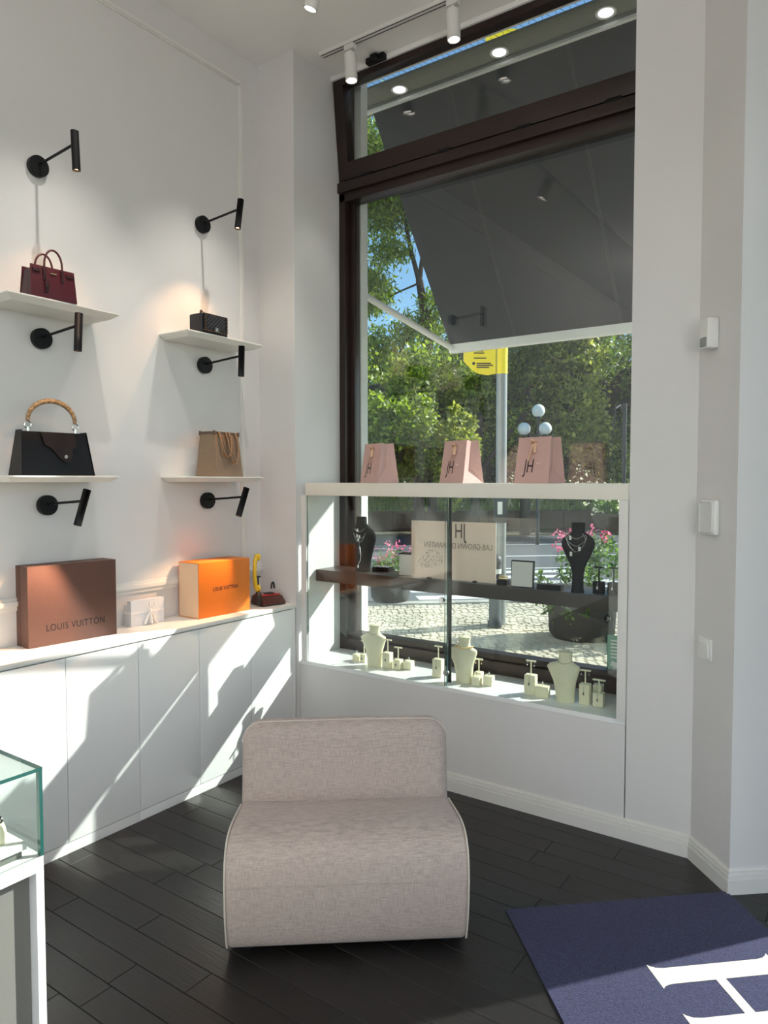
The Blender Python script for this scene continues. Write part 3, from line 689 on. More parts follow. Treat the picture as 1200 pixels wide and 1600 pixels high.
    b.tube(rp, [0.006, 0.007, 0.008, 0.007, 0.006], 8, flat=0.3)
    b.tube([(0.006, yk, hz+0.004), (0.012, yk-0.008, hz-0.014), (0.014, yk-0.012, hz-0.040)], [0.007, 0.008, 0.006], 8, flat=0.3)
    b.tube([(-0.012, yk-0.002, hz), (0.0, yk-0.010, hz+0.014), (0.014, yk-0.004, hz+0.004)], [0.005, 0.008, 0.005], 8, flat=0.5)
    b.done('ribbon', ribm, t)
    return t
paper_bag(-2.190, 3.095, -24, 0.185, 0.125, 0.205, 'pink paper bag nearest the window frame on the ledge')
paper_bag(-1.700, 3.095, -23, 0.185, 0.125, 0.205, 'pink paper bag in the middle of the ledge')
paper_bag(-1.295, 3.090, -14, 0.190, 0.125, 0.208, 'largest pink paper bag, on the ledge in front of the globe lamps')

# ------------------------------------------------------------------ things on the dark display shelf
velvet = mat('black_velvet', (0.007, 0.006, 0.007, 1), 0.9, spec=0.2); blackgl = mat('black_acrylic', (0.010, 0.010, 0.011, 1), 0.2)
tagm = mat('white_price_tag', (0.82, 0.82, 0.80, 1), 0.5); whitecard = mat('white_card', rgb(214, 210, 206), 0.6)
SZ = 0.9955
def necklace(b, pts, r=0.0012): b.tube(pts, r, 5)
def tag_piece(b, x, y, z, s=1.0): b.box(x-0.0045*s, x+0.0045*s, y-0.001, y+0.001, z-0.016*s, z, 0.001)
t = thing('necklace_bust', 'black bust with wide shoulder and tagged chains by the window frame', 'jewellery bust', (-2.385, 3.215, SZ), 14, 'black display busts')
b = B()
prof = [(0.034, 0.030, 0.0, 0.0), (0.040, 0.030, 0.0, 0.06), (0.050, 0.032, 0.002, 0.12), (0.060, 0.034, 0.004, 0.17), (0.061, 0.034, 0.003, 0.20), (0.052, 0.032, 0.0, 0.228), (0.034, 0.028, -0.006, 0.250), (0.026, 0.025, -0.008, 0.265), (0.024, 0.023, -0.008, 0.300), (0.020, 0.020, -0.008, 0.304)]
b.loft([[(ox+1.22*rx*math.cos(2*PI*k/28), ry*math.sin(2*PI*k/28)*(1.0 if math.sin(2*PI*k/28) < 0 else 0.55), z) for k in range(28)] for rx, ry, ox, z in prof]).done('bust_body', velvet, t, ang=60)
b = B()
for dz, w in ((0.0, 0.028), (-0.03, 0.036), (-0.045, 0.030)):
    b = B(); necklace(b, [(-0.008+w*math.sin(a), -0.030-0.007*math.cos(a), 0.262-(0.03-dz)*(math.cos(a)*0.5+0.5)*1.3) for a in [(-1.4+2.8*k/14) for k in range(15)]]); b.done('chain', silver, t)
b = B(); b.tube([(-0.006, -0.040, 0.19), (-0.006, -0.044, 0.10)], 0.001, 5).done('chain', silver, t); b = B(); b.tube([(-0.002, -0.041, 0.14), (0.004, -0.042, 0.10), (0.002, -0.040, 0.065), (-0.008, -0.038, 0.05), (-0.012, -0.038, 0.035)], 0.0016, 6)
b.done('chain', silver, t)
for x, z in ((-0.016, 0.238), (-0.018, 0.208), (-0.004, 0.203), (-0.012, 0.186), (-0.012, 0.038)): b = B(); tag_piece(b, x, -0.043, z); b.done('price_tag', tagm, t)
t = thing('ring_tray', 'low black ring tray beside the bust by the window frame', 'ring tray', (-2.30, 3.285, SZ), 10)
B().box(-0.05, 0.05, -0.035, 0.035, 0.0, 0.022, 0.002).done('tray', velvet, t)
b = B()
for i in range(5):
    for j in range(2): b = B(); b.tube([(-0.036+i*0.018+0.006*math.cos(2*PI*k/10), -0.012+j*0.022, 0.026+0.006*math.sin(2*PI*k/10)) for k in range(10)], 0.0014, 5, closed=True); b.done('ring', silver, t)
t = thing('display_box', 'small white-fronted box with dark lid behind the beige sign', 'box', (-2.085, 3.225, SZ), 6)
B().box(-0.046, 0.046, -0.030, 0.030, 0.0, 0.112, 0.002).done('box_body', whitecard, t)
B().box(-0.048, 0.048, -0.032, 0.032, 0.112, 0.118, 0.001).done('box_lid', blackgl, t)
# printed acrylic sign facing the street, its print showing reversed from inside
signm = bpy.data.materials.new('frosted_peach_acrylic'); signm.use_nodes = True
n = signm.node_tree.nodes; l = signm.node_tree.links; p = n['Principled BSDF']; p.inputs['Base Color'].default_value = rgb(226, 214, 204); p.inputs['Roughness'].default_value = 0.35
tl = n.new('ShaderNodeBsdfTranslucent'); tl.inputs[0].default_value = rgb(232, 214, 200); mx = n.new('ShaderNodeMixShader'); mx.inputs[0].default_value = 0.30
l.new(p.outputs[0], mx.inputs[1]); l.new(tl.outputs[0], mx.inputs[2]); l.new(mx.outputs[0], n['Material Output'].inputs[0])
ghost = mat('reversed_print', rgb(150, 128, 118), 0.6); inkg = mat('grey_print', rgb(96, 82, 80), 0.6)
t = thing('window_sign', 'beige acrylic sign with reversed lettering leaning in the window display', 'sign', (-1.785, 3.160, SZ), 1.0)
B().box(-0.240, 0.240, -0.003, 0.003, 0.004, 0.298, 0.0008).done('sign_plate', signm, t); spl = t.children[-1]
text('JH', 0.105, (0.045, -0.0034, 0.248), (90, 0, 0), inkg, spl, ext=0.0003, sx=0.62, mirror=True)
text('LAB GROWN DIAMANTEN', 0.040, (0.030, -0.0034, 0.176), (90, 0, 0), ghost, spl, ext=0.0003, sx=0.80, mirror=True)
text('JH', 0.105, (0.045, 0.0034, 0.248), (90, 0, 180), inkg, spl, ext=0.0003, sx=0.62)
text('LAB GROWN DIAMANTEN', 0.040, (0.030, 0.0034, 0.176), (90, 0, 180), inkg, spl, ext=0.0003, sx=0.80)
b = B(); rr = random.Random(5)
for k in range(120):
    a = rr.uniform(0, 2*PI); q = rr.uniform(0.0, 1)**0.5
    x, z = -0.115+0.062*q*math.cos(a), 0.105+0.045*q*math.sin(a)
    if k > 80: x, z = -0.205+rr.uniform(0, 0.075), 0.075+rr.uniform(-0.015, 0.025)
    M = Matrix.Translation((x, -0.0033, z)) @ Matrix.Rotation(rr.uniform(0, PI), 4, 'Y')
    b.box(-0.0035, 0.0035, -0.0003, 0.0003, -0.0011, 0.0011, M=M)
stuff(b.done('sprig_print', ghost, spl, smooth=False))
for sx in (-0.13, 0.13): B().box(sx-0.010, sx+0.010, -0.014, 0.014, 0.0, 0.010, 0.002).done('sign_foot', blackgl, t)
t = thing('ring_box', 'small black block of gold rings between the beige sign and white framed card', 'ring box', (-1.508, 3.170, SZ), 4)
B().box(-0.026, 0.026, -0.022, 0.022, 0.0, 0.026, 0.002).done('block', velvet, t)
b = B()
for i in range(4):
    b = B(); b.tube([(-0.018+i*0.012, 0.009*math.cos(2*PI*k/12), 0.032+0.010*math.sin(2*PI*k/12)) for k in range(12)], 0.0018, 6, closed=True).sph((-0.018+i*0.012, 0, 0.044), 0.003); b.done('ring', goldm, t)
t = thing('framed_card', 'small blank white card in a thin black frame', 'picture frame', (-1.398, 3.140, SZ), 3)
B().box(-0.057, 0.057, 0.0, 0.012, 0.0, 0.128, 0.001).done('frame', blackgl, t, rot=(R(-4), 0, 0))
B().box(-0.053, 0.050, -0.0015, 0.0, 0.005, 0.121).done('card', whitecard, t, rot=(R(-4), 0, 0))
t = thing('earring_tray', 'low black tray with silver earrings beside the tall black bust', 'ring tray', (-1.268, 3.165, SZ), 3)
B().box(-0.058, 0.058, -0.024, 0.030, 0.0, 0.024, 0.002).done('tray', velvet, t)
b = B()
for k in range(16):
    x, y_ = -0.045+0.006*k, 0.004*((k*7) % 5)-0.005
    b = B(); b.cyl((x, y_, 0.024), (x, y_, 0.032+0.004*(k % 3)), 0.0008, n=6).sph((x, y_, 0.034+0.004*(k % 3)), 0.0028, u=8, v=6); b.done('earring', silver, t)
t = thing('necklace_bust', 'tall narrow-footed black bust with three tagged necklaces', 'jewellery bust', (-1.132, 3.150, SZ), 4, 'black display busts')
b = B()
prof = [(0.030, 0.026, 0.0), (0.026, 0.022, 0.03), (0.026, 0.022, 0.09), (0.036, 0.024, 0.125), (0.056, 0.028, 0.165), (0.073, 0.032, 0.205), (0.076, 0.033, 0.225), (0.070, 0.032, 0.243), (0.050, 0.029, 0.262), (0.032, 0.026, 0.272), (0.029, 0.025, 0.280), (0.031, 0.026, 0.312), (0.027, 0.022, 0.316)]
b.loft([[(rx*math.cos(2*PI*k/32), ry*math.sin(2*PI*k/32)*(1.0 if math.sin(2*PI*k/32) < 0 else 0.5), z) for k in range(32)] for rx, ry, z in prof]).done('bust_body', velvet, t, ang=60)
b = B()
for w, dz in ((0.036, 0.03), (0.052, 0.062), (0.046, 0.088)):
    b = B(); necklace(b, [(w*math.sin(a)*(1-0.55*(math.cos(a)*0.5+0.5)**2), -0.033, 0.274-dz*((math.cos(a)+1)/2)) for a in [(-2.3+4.6*k/18) for k in range(19)]]); b.done('chain', silver, t)
for x, z in ((-0.026, 0.258), (0.016, 0.210), (-0.022, 0.186)): b = B(); tag_piece(b, x, -0.036, z, 1.2); b.done('price_tag', tagm, t)
def t_stand(name, x, y, z, w, d, h, ht, tw, label, m, group, pend=None, tags=True, rz=4):
    t = thing(name, label, 'earring stand', (x, y, z), rz, group)
    B().box(-w/2, w/2, -d/2, d/2, 0.0, h, 0.004, seg=3).done('block', m, t)
    B().cyl((0, 0, h), (0, 0, ht), 0.0032, n=10).box(-tw/2, tw/2, -0.0035, 0.0035, ht-0.004, ht+0.003, 0.001).done('t_bar', m, t)
    if pend:
        b = B()
        for s in (-1, 1): b.cyl((s*tw*0.36, -0.004, ht-0.004), (s*tw*0.36, -0.004, ht-0.018), 0.0007, n=6).sph((s*tw*0.36, -0.004, ht-0.020), 0.0032, u=8, v=6)
        b.done('earring', pend, t)
    if tags:
        b = B(); tag_piece(b, -0.002, -d/2-0.003, h*0.62, 0.8); b.tube([(-0.002, -d/2-0.003, h*0.6), (0, -d/2-0.002, h)], 0.0006, 5)
        b.done('price_tag', tagm if m is velvet else MATS['tag_ink'], t)
    return t
mat('tag_ink', rgb(120, 116, 100), 0.5)
t_stand('earring_stand', -1.047, 3.185, SZ, 0.046, 0.04, 0.052, 0.116, 0.040, 'black earring stand next to the tall black bust', velvet, 'black earring stands', None)
t_stand('earring_stand', -0.984, 3.195, SZ, 0.046, 0.04, 0.052, 0.116, 0.040, 'black earring stand at the wall end of the dark shelf', velvet, 'black earring stands', None)

# ------------------------------------------------------------------ cream stands on the display floor
cream = mat('cream_leatherette', rgb(232, 226, 196), 0.55, var=0.04, scale=30)
FZ = 0.5005
def cream_bust(x, y, rz, s, label, beads):
    t = thing('necklace_bust', label, 'jewellery bust', (x, y, FZ), rz, 'cream display busts'); b = B()
    prof = [(0.042, 0.036, 0.004, 0.0), (0.044, 0.037, 0.003, 0.04), (0.052, 0.038, 0.0, 0.09), (0.068, 0.038, -0.004, 0.13), (0.077, 0.036, -0.006, 0.152), (0.070, 0.034, -0.002, 0.165), (0.042, 0.031, 0.002, 0.176), (0.031, 0.028, 0.003, 0.186), (0.030, 0.027, 0.003, 0.215), (0.034, 0.029, 0.003, 0.226), (0.028, 0.024, 0.003, 0.229)]
    b.loft([[(ox+rx*math.cos(2*PI*k/32), ry*math.sin(2*PI*k/32)*(1.0 if math.sin(2*PI*k/32) < 0 else 0.6), z*s) for k in range(32)] for rx, ry, ox, z in prof]).done('bust_body', cream, t, ang=50)
    b = B()
    if beads:
        for k in range(22):
            a = PI+PI*k/21; b.sph((0.003+0.045*math.cos(a), 0.040*math.sin(a), 0.176*s+0.006*abs(math.cos(a))), 0.0036, u=8, v=6)
        b.done('bead_necklace', goldm, t)
    else:
        b.tube([(0.003+0.033*math.cos(PI+PI*k/14), 0.032*math.sin(PI+PI*k/14)-0.003, (0.190-0.012*math.sin(PI*k/14))*s) for k in range(15)], 0.0009, 5); b.done('chain', silver, t)
def ring_block(x, y, rz, w, h, label, m=None):
    t = thing('ring_block', label, 'ring block', (x, y, FZ), rz, 'cream ring blocks')
    B().box(-w/2, w/2, -0.022, 0.022, 0, h, 0.003).done('block', cream, t)
    b = B(); b.tube([(0, 0.009*math.cos(2*PI*k/14), h+0.006+0.009*math.sin(2*PI*k/14)) for k in range(14)], 0.0016, 6, closed=True).sph((0, 0, h+0.017), 0.003, u=8, v=6)
    b.done('ring', silver, t)
G1 = 'cream earring stands on the display floor'
def cs(x, y, w, h, ht, tw, label, pend=None, rz=4): t_stand('earring_stand', x, y, FZ, w, 0.04, h, ht, tw, label, cream, G1, pend, True, rz)
ring_block(-2.392, 3.165, 6, 0.034, 0.038, 'cream ring block at the window-frame end of the display floor')
cs(-2.342, 3.165, 0.034, 0.044, 0.116, 0.034, 'cream earring stand at the window-frame end, just before the first cream bust')
cream_bust(-2.250, 3.135, 6, 0.98, 'cream bust nearest the window frame', False)
cs(-2.164, 3.136, 0.046, 0.083, 0.150, 0.046, 'tall cream earring stand just past the first cream bust')
cs(-2.106, 3.150, 0.042, 0.050, 0.114, 0.046, 'low cream earring stand beside the tall one near the first bust')
ring_block(-2.058, 3.180, 8, 0.046, 0.044, 'cream ring block past the first bust, ending its row of stands')
cs(-1.852, 3.138, 0.050, 0.092, 0.156, 0.042, 'tall cream earring stand just before the copper seal strip')
cream_bust(-1.700, 3.130, 5, 1.0, 'cream bust with a gold bead necklace', True)
cs(-1.640, 3.175, 0.036, 0.050, 0.113, 0.042, 'low cream earring stand behind the ring blocks of the middle bust', goldm)
ring_block(-1.622, 3.118, 8, 0.040, 0.044, 'cream ring block right beside the gold-beaded bust')
ring_block(-1.572, 3.150, 8, 0.046, 0.046, 'cream ring block second from the gold-beaded bust')
cs(-1.345, 3.131, 0.052, 0.092, 0.156, 0.048, 'tall cream earring stand just before the third cream bust', silver)
ring_block(-1.284, 3.125, 8, 0.062, 0.050, 'wide cream ring block beside the third cream bust')
cream_bust(-1.176, 3.118, 2, 1.0, 'cream bust nearest the alarm panel wall', False)
cs(-1.084, 3.128, 0.046, 0.092, 0.152, 0.048, 'tall cream earring stand past the third cream bust', silver)
ring_block(-1.045, 3.19, 4, 0.040, 0.080, 'tall cream ring block behind the last earring stands')
cs(-1.024, 3.135, 0.046, 0.060, 0.116, 0.056, 'low cream earring stand, last at the wall end of the display floor', silver)

# stickers and notice on the window glass
t = thing('round_sticker', 'round black sticker on the window glass with white initials', 'sticker', (-1.071, GY-0.0012, 0.841), 0)
B().cyl((0, 0, 0), (0, 0.001, 0), 0.022, n=32).done('sticker_disc', blackgl, t)
text('JH', 0.026, (0, -0.0005, 0.0), (90, 0, 0), tagm, t, ext=0.0002, sx=0.8)
t = thing('notice_sticker', 'green camera notice sticker low on the window glass', 'sticker', (-1.015, GY-0.0012, 0.66), 0)
greenm = mat('sticker_green', rgb(112, 168, 140), 0.5); 
B().box(-0.062, 0.062, 0, 0.001, -0.105, 0.105).done('sticker_sheet', greenm, t)
b = B()
for k in range(6): b.box(-0.045, 0.045-0.008*(k % 3), -0.0006, 0, 0.075-0.016*k, 0.082-0.016*k)
b.box(-0.03, 0.028, -0.0006, 0, -0.055, -0.030, M=Matrix.Rotation(R(20), 4, 'Y')).box(-0.035, -0.02, -0.0006, 0, -0.080, -0.050)
b.done('sticker_print', tagm, t, smooth=False)

# ------------------------------------------------------------------ wall devices on the chamfered pillar face
nx, ny = -0.727, -0.687
CH = math.degrees(math.atan2(0.183, -0.172))   # direction along the face
def on_face(px, py, z): return (px+nx*0.0005, py+ny*0.0005, z)
rzf = math.degrees(math.atan2(ny, nx)) + 90
dev = mat('device_white', (0.78, 0.78, 0.76, 1), 0.35)
devg = mat('device_lens', rgb(150, 152, 150), 0.25)
def face_pt(f): return (-0.606+0.172*f, 3.0-0.183*f)
fx, fy = face_pt(0.385)
t = thing('motion_sensor', 'small white motion sensor high on the angled wall', 'sensor', on_face(fx, fy, 2.045), rzf)
B().box(-0.030, 0.030, -0.045, 0.0, -0.056, 0.056, 0.010, seg=3).done('housing', dev, t)
B().box(-0.020, 0.020, -0.0475, -0.042, -0.048, -0.014, 0.004).done('lens', devg, t)
fx, fy = face_pt(0.42)
t = thing('alarm_panel', 'white rounded alarm panel at mid height on the angled wall', 'alarm panel', on_face(fx, fy, 1.362), rzf)
B().box(-0.048, 0.048, -0.024, 0.0, -0.066, 0.066, 0.014, seg=4).done('housing', dev, t)
B().box(-0.040, 0.040, -0.026, -0.020, -0.058, 0.058, 0.010, seg=3).done('face_plate', mat('device_pale', (0.72, 0.73, 0.71, 1), 0.3), t)
B().box(-0.010, 0.010, -0.0268, -0.025, -0.056, -0.051).done('badge', dev, t)
fx, fy = face_pt(0.33)
t = thing('light_switch', 'white rocker light switch low on the angled wall', 'switch', on_face(fx, fy, 0.858), rzf)
B().box(-0.040, 0.040, -0.009, 0.0, -0.040, 0.040, 0.003).done('plate', dev, t)
B().box(-0.028, 0.028, -0.014, -0.008, -0.028, 0.028, 0.002, M=Matrix.Rotation(R(3), 4, 'X')).done('rocker', dev, t)

# ------------------------------------------------------------------ glass vitrine in the near corner
vx, vy, vz = -1.185, 0.665, 0.850
t = thing('display_vitrine', 'white pedestal vitrine with glass top in the lower corner', 'display case', (vx, vy, 0), 0)
wl = mat('vitrine_white', (0.82, 0.82, 0.81, 1), 0.35)
b = B(); Wv, Lv = 0.50, 1.1; th_ = 0.026
for y0_ in (-0.014, -Lv): B().box(-Wv, 0, y0_, y0_+0.014, 0, vz-th_, 0.0008).done('end_board', wl, t)
B().box(-Wv, 0, -Lv, 0, vz-th_, vz, 0.001).done('top_board', wl, t)
B().box(-Wv+0.02, -0.022, -Lv+0.016, -0.0145, 0.02, vz-th_-0.001, 0.001).done('cabinet_body', mat('vitrine_body', (0.17, 0.17, 0.155, 1), 0.5), t)  # dark grey body colour stands in for shade on the recessed panel
gh = 0.150; gt = 0.006
b = B(); b.box(-gt, 0, -Lv, 0, vz, vz+gh).box(-Wv, -gt, -gt, 0, vz, vz+gh).box(-Wv, -Wv+gt, -Lv, -gt, vz, vz+gh).box(-Wv, 0, -Lv, 0, vz+gh, vz+gh+gt)
b.done('glass_hood', caseglass, t, smooth=False)
b = B()
b.box(-gt*1.6, 0.0004, -0.0055, 0.0004, vz+0.001, vz+gh).box(-0.0005, 0.0006, -Lv, 0.0006, vz+gh, vz+gh+gt).box(-Wv, 0.0006, -0.0005, 0.0006, vz+gh, vz+gh+gt).box(-Wv, -0.001, 0.0001, 0.0007, vz+gh-0.002, vz+gh)
b.done('glass_edge', edgem, t)
t = thing('display_riser', 'low white riser block inside the glass vitrine', 'display block', (-1.202, 0.645, vz+0.0005), 0)
B().box(-0.16, 0.0, -0.35, 0.0, 0.014, 0.026, 0.001).done('riser_top', wl, t); B().box(-0.15, -0.006, -0.34, -0.006, 0, 0.014).done('riser_base', MATS['vitrine_body'], t)
t = thing('ring_holder', 'cream ring holder with a dark ring on the vitrine riser', 'ring holder', (-1.240, 0.617, vz+0.027), 10)
B().lathe([(0.012, 0), (0.012, 0.018), (0.010, 0.028), (0.007, 0.034), (0.004, 0.036)], n=20).done('holder', cream, t)
B().tube([(0.008*math.cos(2*PI*k/14), 0, 0.040+0.006*math.sin(2*PI*k/14)) for k in range(14)], 0.0018, 6, closed=True).done('ring', blackgl, t)

# ------------------------------------------------------------------ door frame in the diagonal doorway (outside the picture, lets the sun in)
dv = bpy.data.objects.new('door_1', None); C.objects.link(dv); struct(dv); dv.location = (0.30, 3.44, 0); dv.rotation_euler = (0, 0, R(-45))
DW = 1.38
B().box(0.0, 0.05, -0.05, 0.0, 0, 3.62).box(DW-0.05, DW, -0.05, 0, 0, 3.62).box(0.05, DW-0.05, -0.05, 0, 3.56, 3.62).done('door_frame', framem, dv)
B().box(0.05, DW-0.05, -0.03, -0.022, 0.01, 3.56).done('door_pane', winglass, dv, smooth=False)

# ------------------------------------------------------------------ outside: awning over the window
awnm = mat('charcoal_awning_cloth', rgb(47, 51, 55), 0.85, var=0.05, scale=40, spec=0.2)
alu = mat('white_powder_coat', (0.72, 0.72, 0.68, 1), 0.4); soffm = mat('grey_soffit', rgb(120, 122, 112), 0.6, var=0.05)
aw = thing('awning', 'charcoal fabric awning lowered over the shop window, with white front bar', 'awning', (0, 0, 0))
XR = -0.90
Y0, Z0, Y1, Z1 = 3.735, 3.80, 4.55, 2.462
fb = B()
def aring(t_): 
    yy = Y0+(Y1-Y0)*t_; zz = Z0+(Z1-Z0)*t_ - 0.02*math.sin(PI*t_); xl = -2.69+(0.10)*t_
    return [(xl, yy, zz), (XR, yy, zz), (XR, yy+0.003, zz+0.002), (xl, yy+0.003, zz+0.002)]
fb.loft([aring(k/8) for k in range(9)]); fb.done('fabric', awnm, aw)
sb = B()
for fx_ in (0.30, 0.70):
    for o_ in (0, 0.012):
        sb.tube([( -2.69+(XR+2.69)*fx_+o_+0.06*k/8, Y0+(Y1-Y0)*k/8-0.001, Z0+(Z1-Z0)*k/8-0.02*math.sin(PI*k/8)-0.001) for k in range(9)], 0.0012, 5)
sb.done('fabric_seam', mat('seam_thread', rgb(92, 96, 100), 0.9), aw)
B().box(-2.60, XR, Y1-0.012, Y1+0.045, Z1-0.048, Z1+0.012, 0.006).done('front_bar', alu, aw)
B().cyl((-2.62, 3.515, 2.625), (-2.585, Y1, Z1-0.01), 0.021, n=16).box(-2.66, -2.58, 3.50, 3.535, 2.585, 2.665, 0.006).done('arm', alu, aw)
B().cyl((-0.93, 3.515, 2.625), (-0.93, Y1, Z1-0.01), 0.021, n=16).box(-0.97, -0.89, 3.50, 3.535, 2.585, 2.665, 0.006).done('arm', alu, aw)
cs_ = B(); cs_.box(-2.80, XR+0.02, 3.540, 3.72, 3.82, 3.834, 0.002).box(-2.80, XR+0.02, 3.70, 3.78, 3.80, 3.90, 0.010)
cs_.done('cassette', soffm, aw); B().box(-2.80, XR+0.02, 3.705, 3.73, 3.785, 3.82, 0.003).done('cassette_lip', alu, aw)
downm = mat('downlight_lens', (1, 1, 1, 1), 0.4, emit=(0.95, 0.94, 1, 1), estr=1.6)
for x in (-2.43, -1.78, -1.20):
    t = thing('downlight', 'round recessed downlight in the awning cassette, %s' % {-2.43: 'closest to the wall lamps', -1.78: 'middle of three', -1.20: 'closest to the pillar'}[x], 'downlight', (x, 3.645, 3.819), 0, 'downlights in the awning cassette')
    B().lathe([(0.036, 0), (0.050, -0.004), (0.052, -0.001), (0.052, 0.0005)], n=28, cap=False).done('trim_ring', alu, t)
    B().cyl((0, 0, -0.001), (0, 0, -0.003), 0.037, n=24).done('lens', downm, t)
net = B()
for k in range(26):
    x = -2.75+k*0.075; net.tube([(x, 3.47, 3.90), (x+0.05, 3.70, 3.93)], 0.0012, 4); net.tube([(x+0.05, 3.47, 3.90), (x, 3.70, 3.93)], 0.0012, 4)
for yy in (3.48, 3.56, 3.65): net.tube([(-2.75, yy, 3.905), (XR, yy, 3.905)], 0.0014, 4)
tag(net.done('bird_net', blackm, smooth=False), 'fine dark bird netting stretched over the gap above the awning', 'netting')

# ------------------------------------------------------------------ outside: ground
UX = Vector((0.743, 0.669, 0)); NX = Vector((-0.669, 0.743, 0)); RZ = math.degrees(math.atan2(0.669, 0.743))
def E(u, n_, z=0.0): v = UX*u+NX*n_; return (v.x, v.y, z)
MW = Matrix((( UX.x, NX.x, 0, 0), (UX.y, NX.y, 0, 0), (0, 0, 1, 0), (0, 0, 0, 1)))
settm = mat('granite_sett', rgb(214, 204, 184), 0.8, var=0.3, scale=1.7, bump=0.1)
asph = mat('asphalt', rgb(92, 94, 100), 0.85, var=0.15, scale=60, bump=0.1); lime = mat('road_paint', rgb(225, 225, 220), 0.7, var=0.1)
kerbm = mat('granite_kerb', rgb(186, 182, 174), 0.7, var=0.1)
pave = struct(B().prism([(-12, 3.46), (0.31, 3.46), (4.5, -0.8), (12, 4), (3, 14), (-12, 3.5)][:5]+[E(-9, 8.75)[:2]], -0.20, -0.045).done('ground', mat('joint_sand', rgb(120, 110, 95), 0.95, var=0.2)))
pave['kind'] = 'structure'
# small granite setts laid in courses; thousands of them, so one joined piece
def setts():
    V, F_ = [], []; rr = random.Random(2); s = 0.082; near = []
    n_ = 3.3
    while n_ < 8.55:
        u = -3.6+rr.uniform(0, s)
        while u < 8.6:
            p = E(u, n_)
            # keep the ones outside the building and inside the view through the window
            if p[1] > 3.55 and p[0]+p[1] > 0.2 and -9.5 < p[0] < 0.3:
                w_ = s*rr.uniform(0.82, 1.0)
                D_ = -0.571*p[0]+0.819*p[1]; px_ = 600+1125*(0.82*p[0]+0.572*p[1])/D_
                if 5.35 < D_ < 6.6 and 590 < px_ < 975 and len(near) < 1200: near.append((D_, u, n_, w_)); u += s; continue
                h_ = rr.uniform(-0.024, -0.016); a = len(V)
                c0 = UX*u+NX*(n_+rr.uniform(-0.006, 0.006)); d = 0.004
                for (du, dn, z) in ((0, 0, -0.05), (w_, 0, -0.05), (w_, s*0.9, -0.05), (0, s*0.9, -0.05), (d, d, h_), (w_-d, d, h_), (w_-d, s*0.9-d, h_), (d, s*0.9-d, h_)):
                    q = c0+UX*du+NX*dn; V.append((q.x, q.y, z))
                for f in ((4, 5, 6, 7), (0, 1, 5, 4), (1, 2, 6, 5), (2, 3, 7, 6), (3, 0, 4, 7)): F_.append([a+k for k in f])
            u += s
        n_ += s
    near.sort(); pm_ = B().box(0, 0.074, 0, 0.074, -0.05, -0.018, 0.006, seg=1).done('sett', settm, pave, smooth=False); first = True
    for D_, u, n_, w_ in near[:300]:
        o = pm_ if first else pm_.copy()
        if not first: C.objects.link(o)
        first = False; o.location = E(u, n_, rr.uniform(-0.004, 0.003)); o.rotation_euler = (rr.uniform(-0.03, 0.03), rr.uniform(-0.03, 0.03), R(RZ)); o.scale = (w_/0.080, 1, 1)
    for D_, u, n_, w_ in near[300:]:
        a = len(V); c0 = UX*u+NX*n_; d = 0.004
        for (du, dn, z) in ((0, 0, -0.05), (w_, 0, -0.05), (w_, s*0.9, -0.05), (0, s*0.9, -0.05), (d, d, -0.02), (w_-d, d, -0.02), (w_-d, s*0.9-d, -0.02), (d, s*0.9-d, -0.02)):
            q = c0+UX*du+NX*dn; V.append((q.x, q.y, z))
        for f in ((4, 5, 6, 7), (0, 1, 5, 4), (1, 2, 6, 5), (2, 3, 7, 6), (3, 0, 4, 7)): F_.append([a+k for k in f])
    me = bpy.data.meshes.new('sett_paving'); me.from_pydata(V, [], F_); me.materials.append(settm)
    o = bpy.data.objects.new('sett_paving', me); C.objects.link(o); return o
stp = setts(); stp['kind'] = 'stuff'; stp['label'] = 'pale granite sett paving outside the window'; stp['category'] = 'paving'
rd = struct(B().prism([E(-16, 8.9)[:2], E(24, 8.9)[:2], E(40, 19.6)[:2], E(-30, 19.6)[:2]], -0.2, -0.05).done('road', asph))
for k in range(22):
    B().box(0.004, 0.996, -0.09, 0.09, -0.2, -0.012, 0.008).done('kerb_stone', kerbm, rd, loc=E(-12+k*1.0, 8.80, 0), rot=(0, 0, R(RZ)))
for n_, u0, u1, w_ in ((12.2, -14, 22, 0.10), (14.2, -14, 22, 0.12), (16.8, -14, 22, 0.10)):
    b = B(); b.prism([E(u0, n_)[:2], E(u1, n_)[:2], E(u1, n_+w_)[:2], E(u0, n_+w_)[:2]], -0.05, -0.046); b.done('road_line', lime, rd)
for k in range(5):
    b = B(); b.prism([E(1.6, 9.15+k*0.62)[:2], E(4.9, 9.15+k*0.62)[:2], E(4.9, 9.45+k*0.62)[:2], E(1.6, 9.45+k*0.62)[:2]], -0.05, -0.045); b.done('crossing_stripe', lime, rd)
struct(B().prism([E(-30, 19.6)[:2], E(40, 19.6)[:2], E(60, 70)[:2], E(-50, 70)[:2]], -0.2, -0.02).done('terrain', mat('far_verge', rgb(104, 96, 74), 0.95, var=0.3, scale=1.5)))
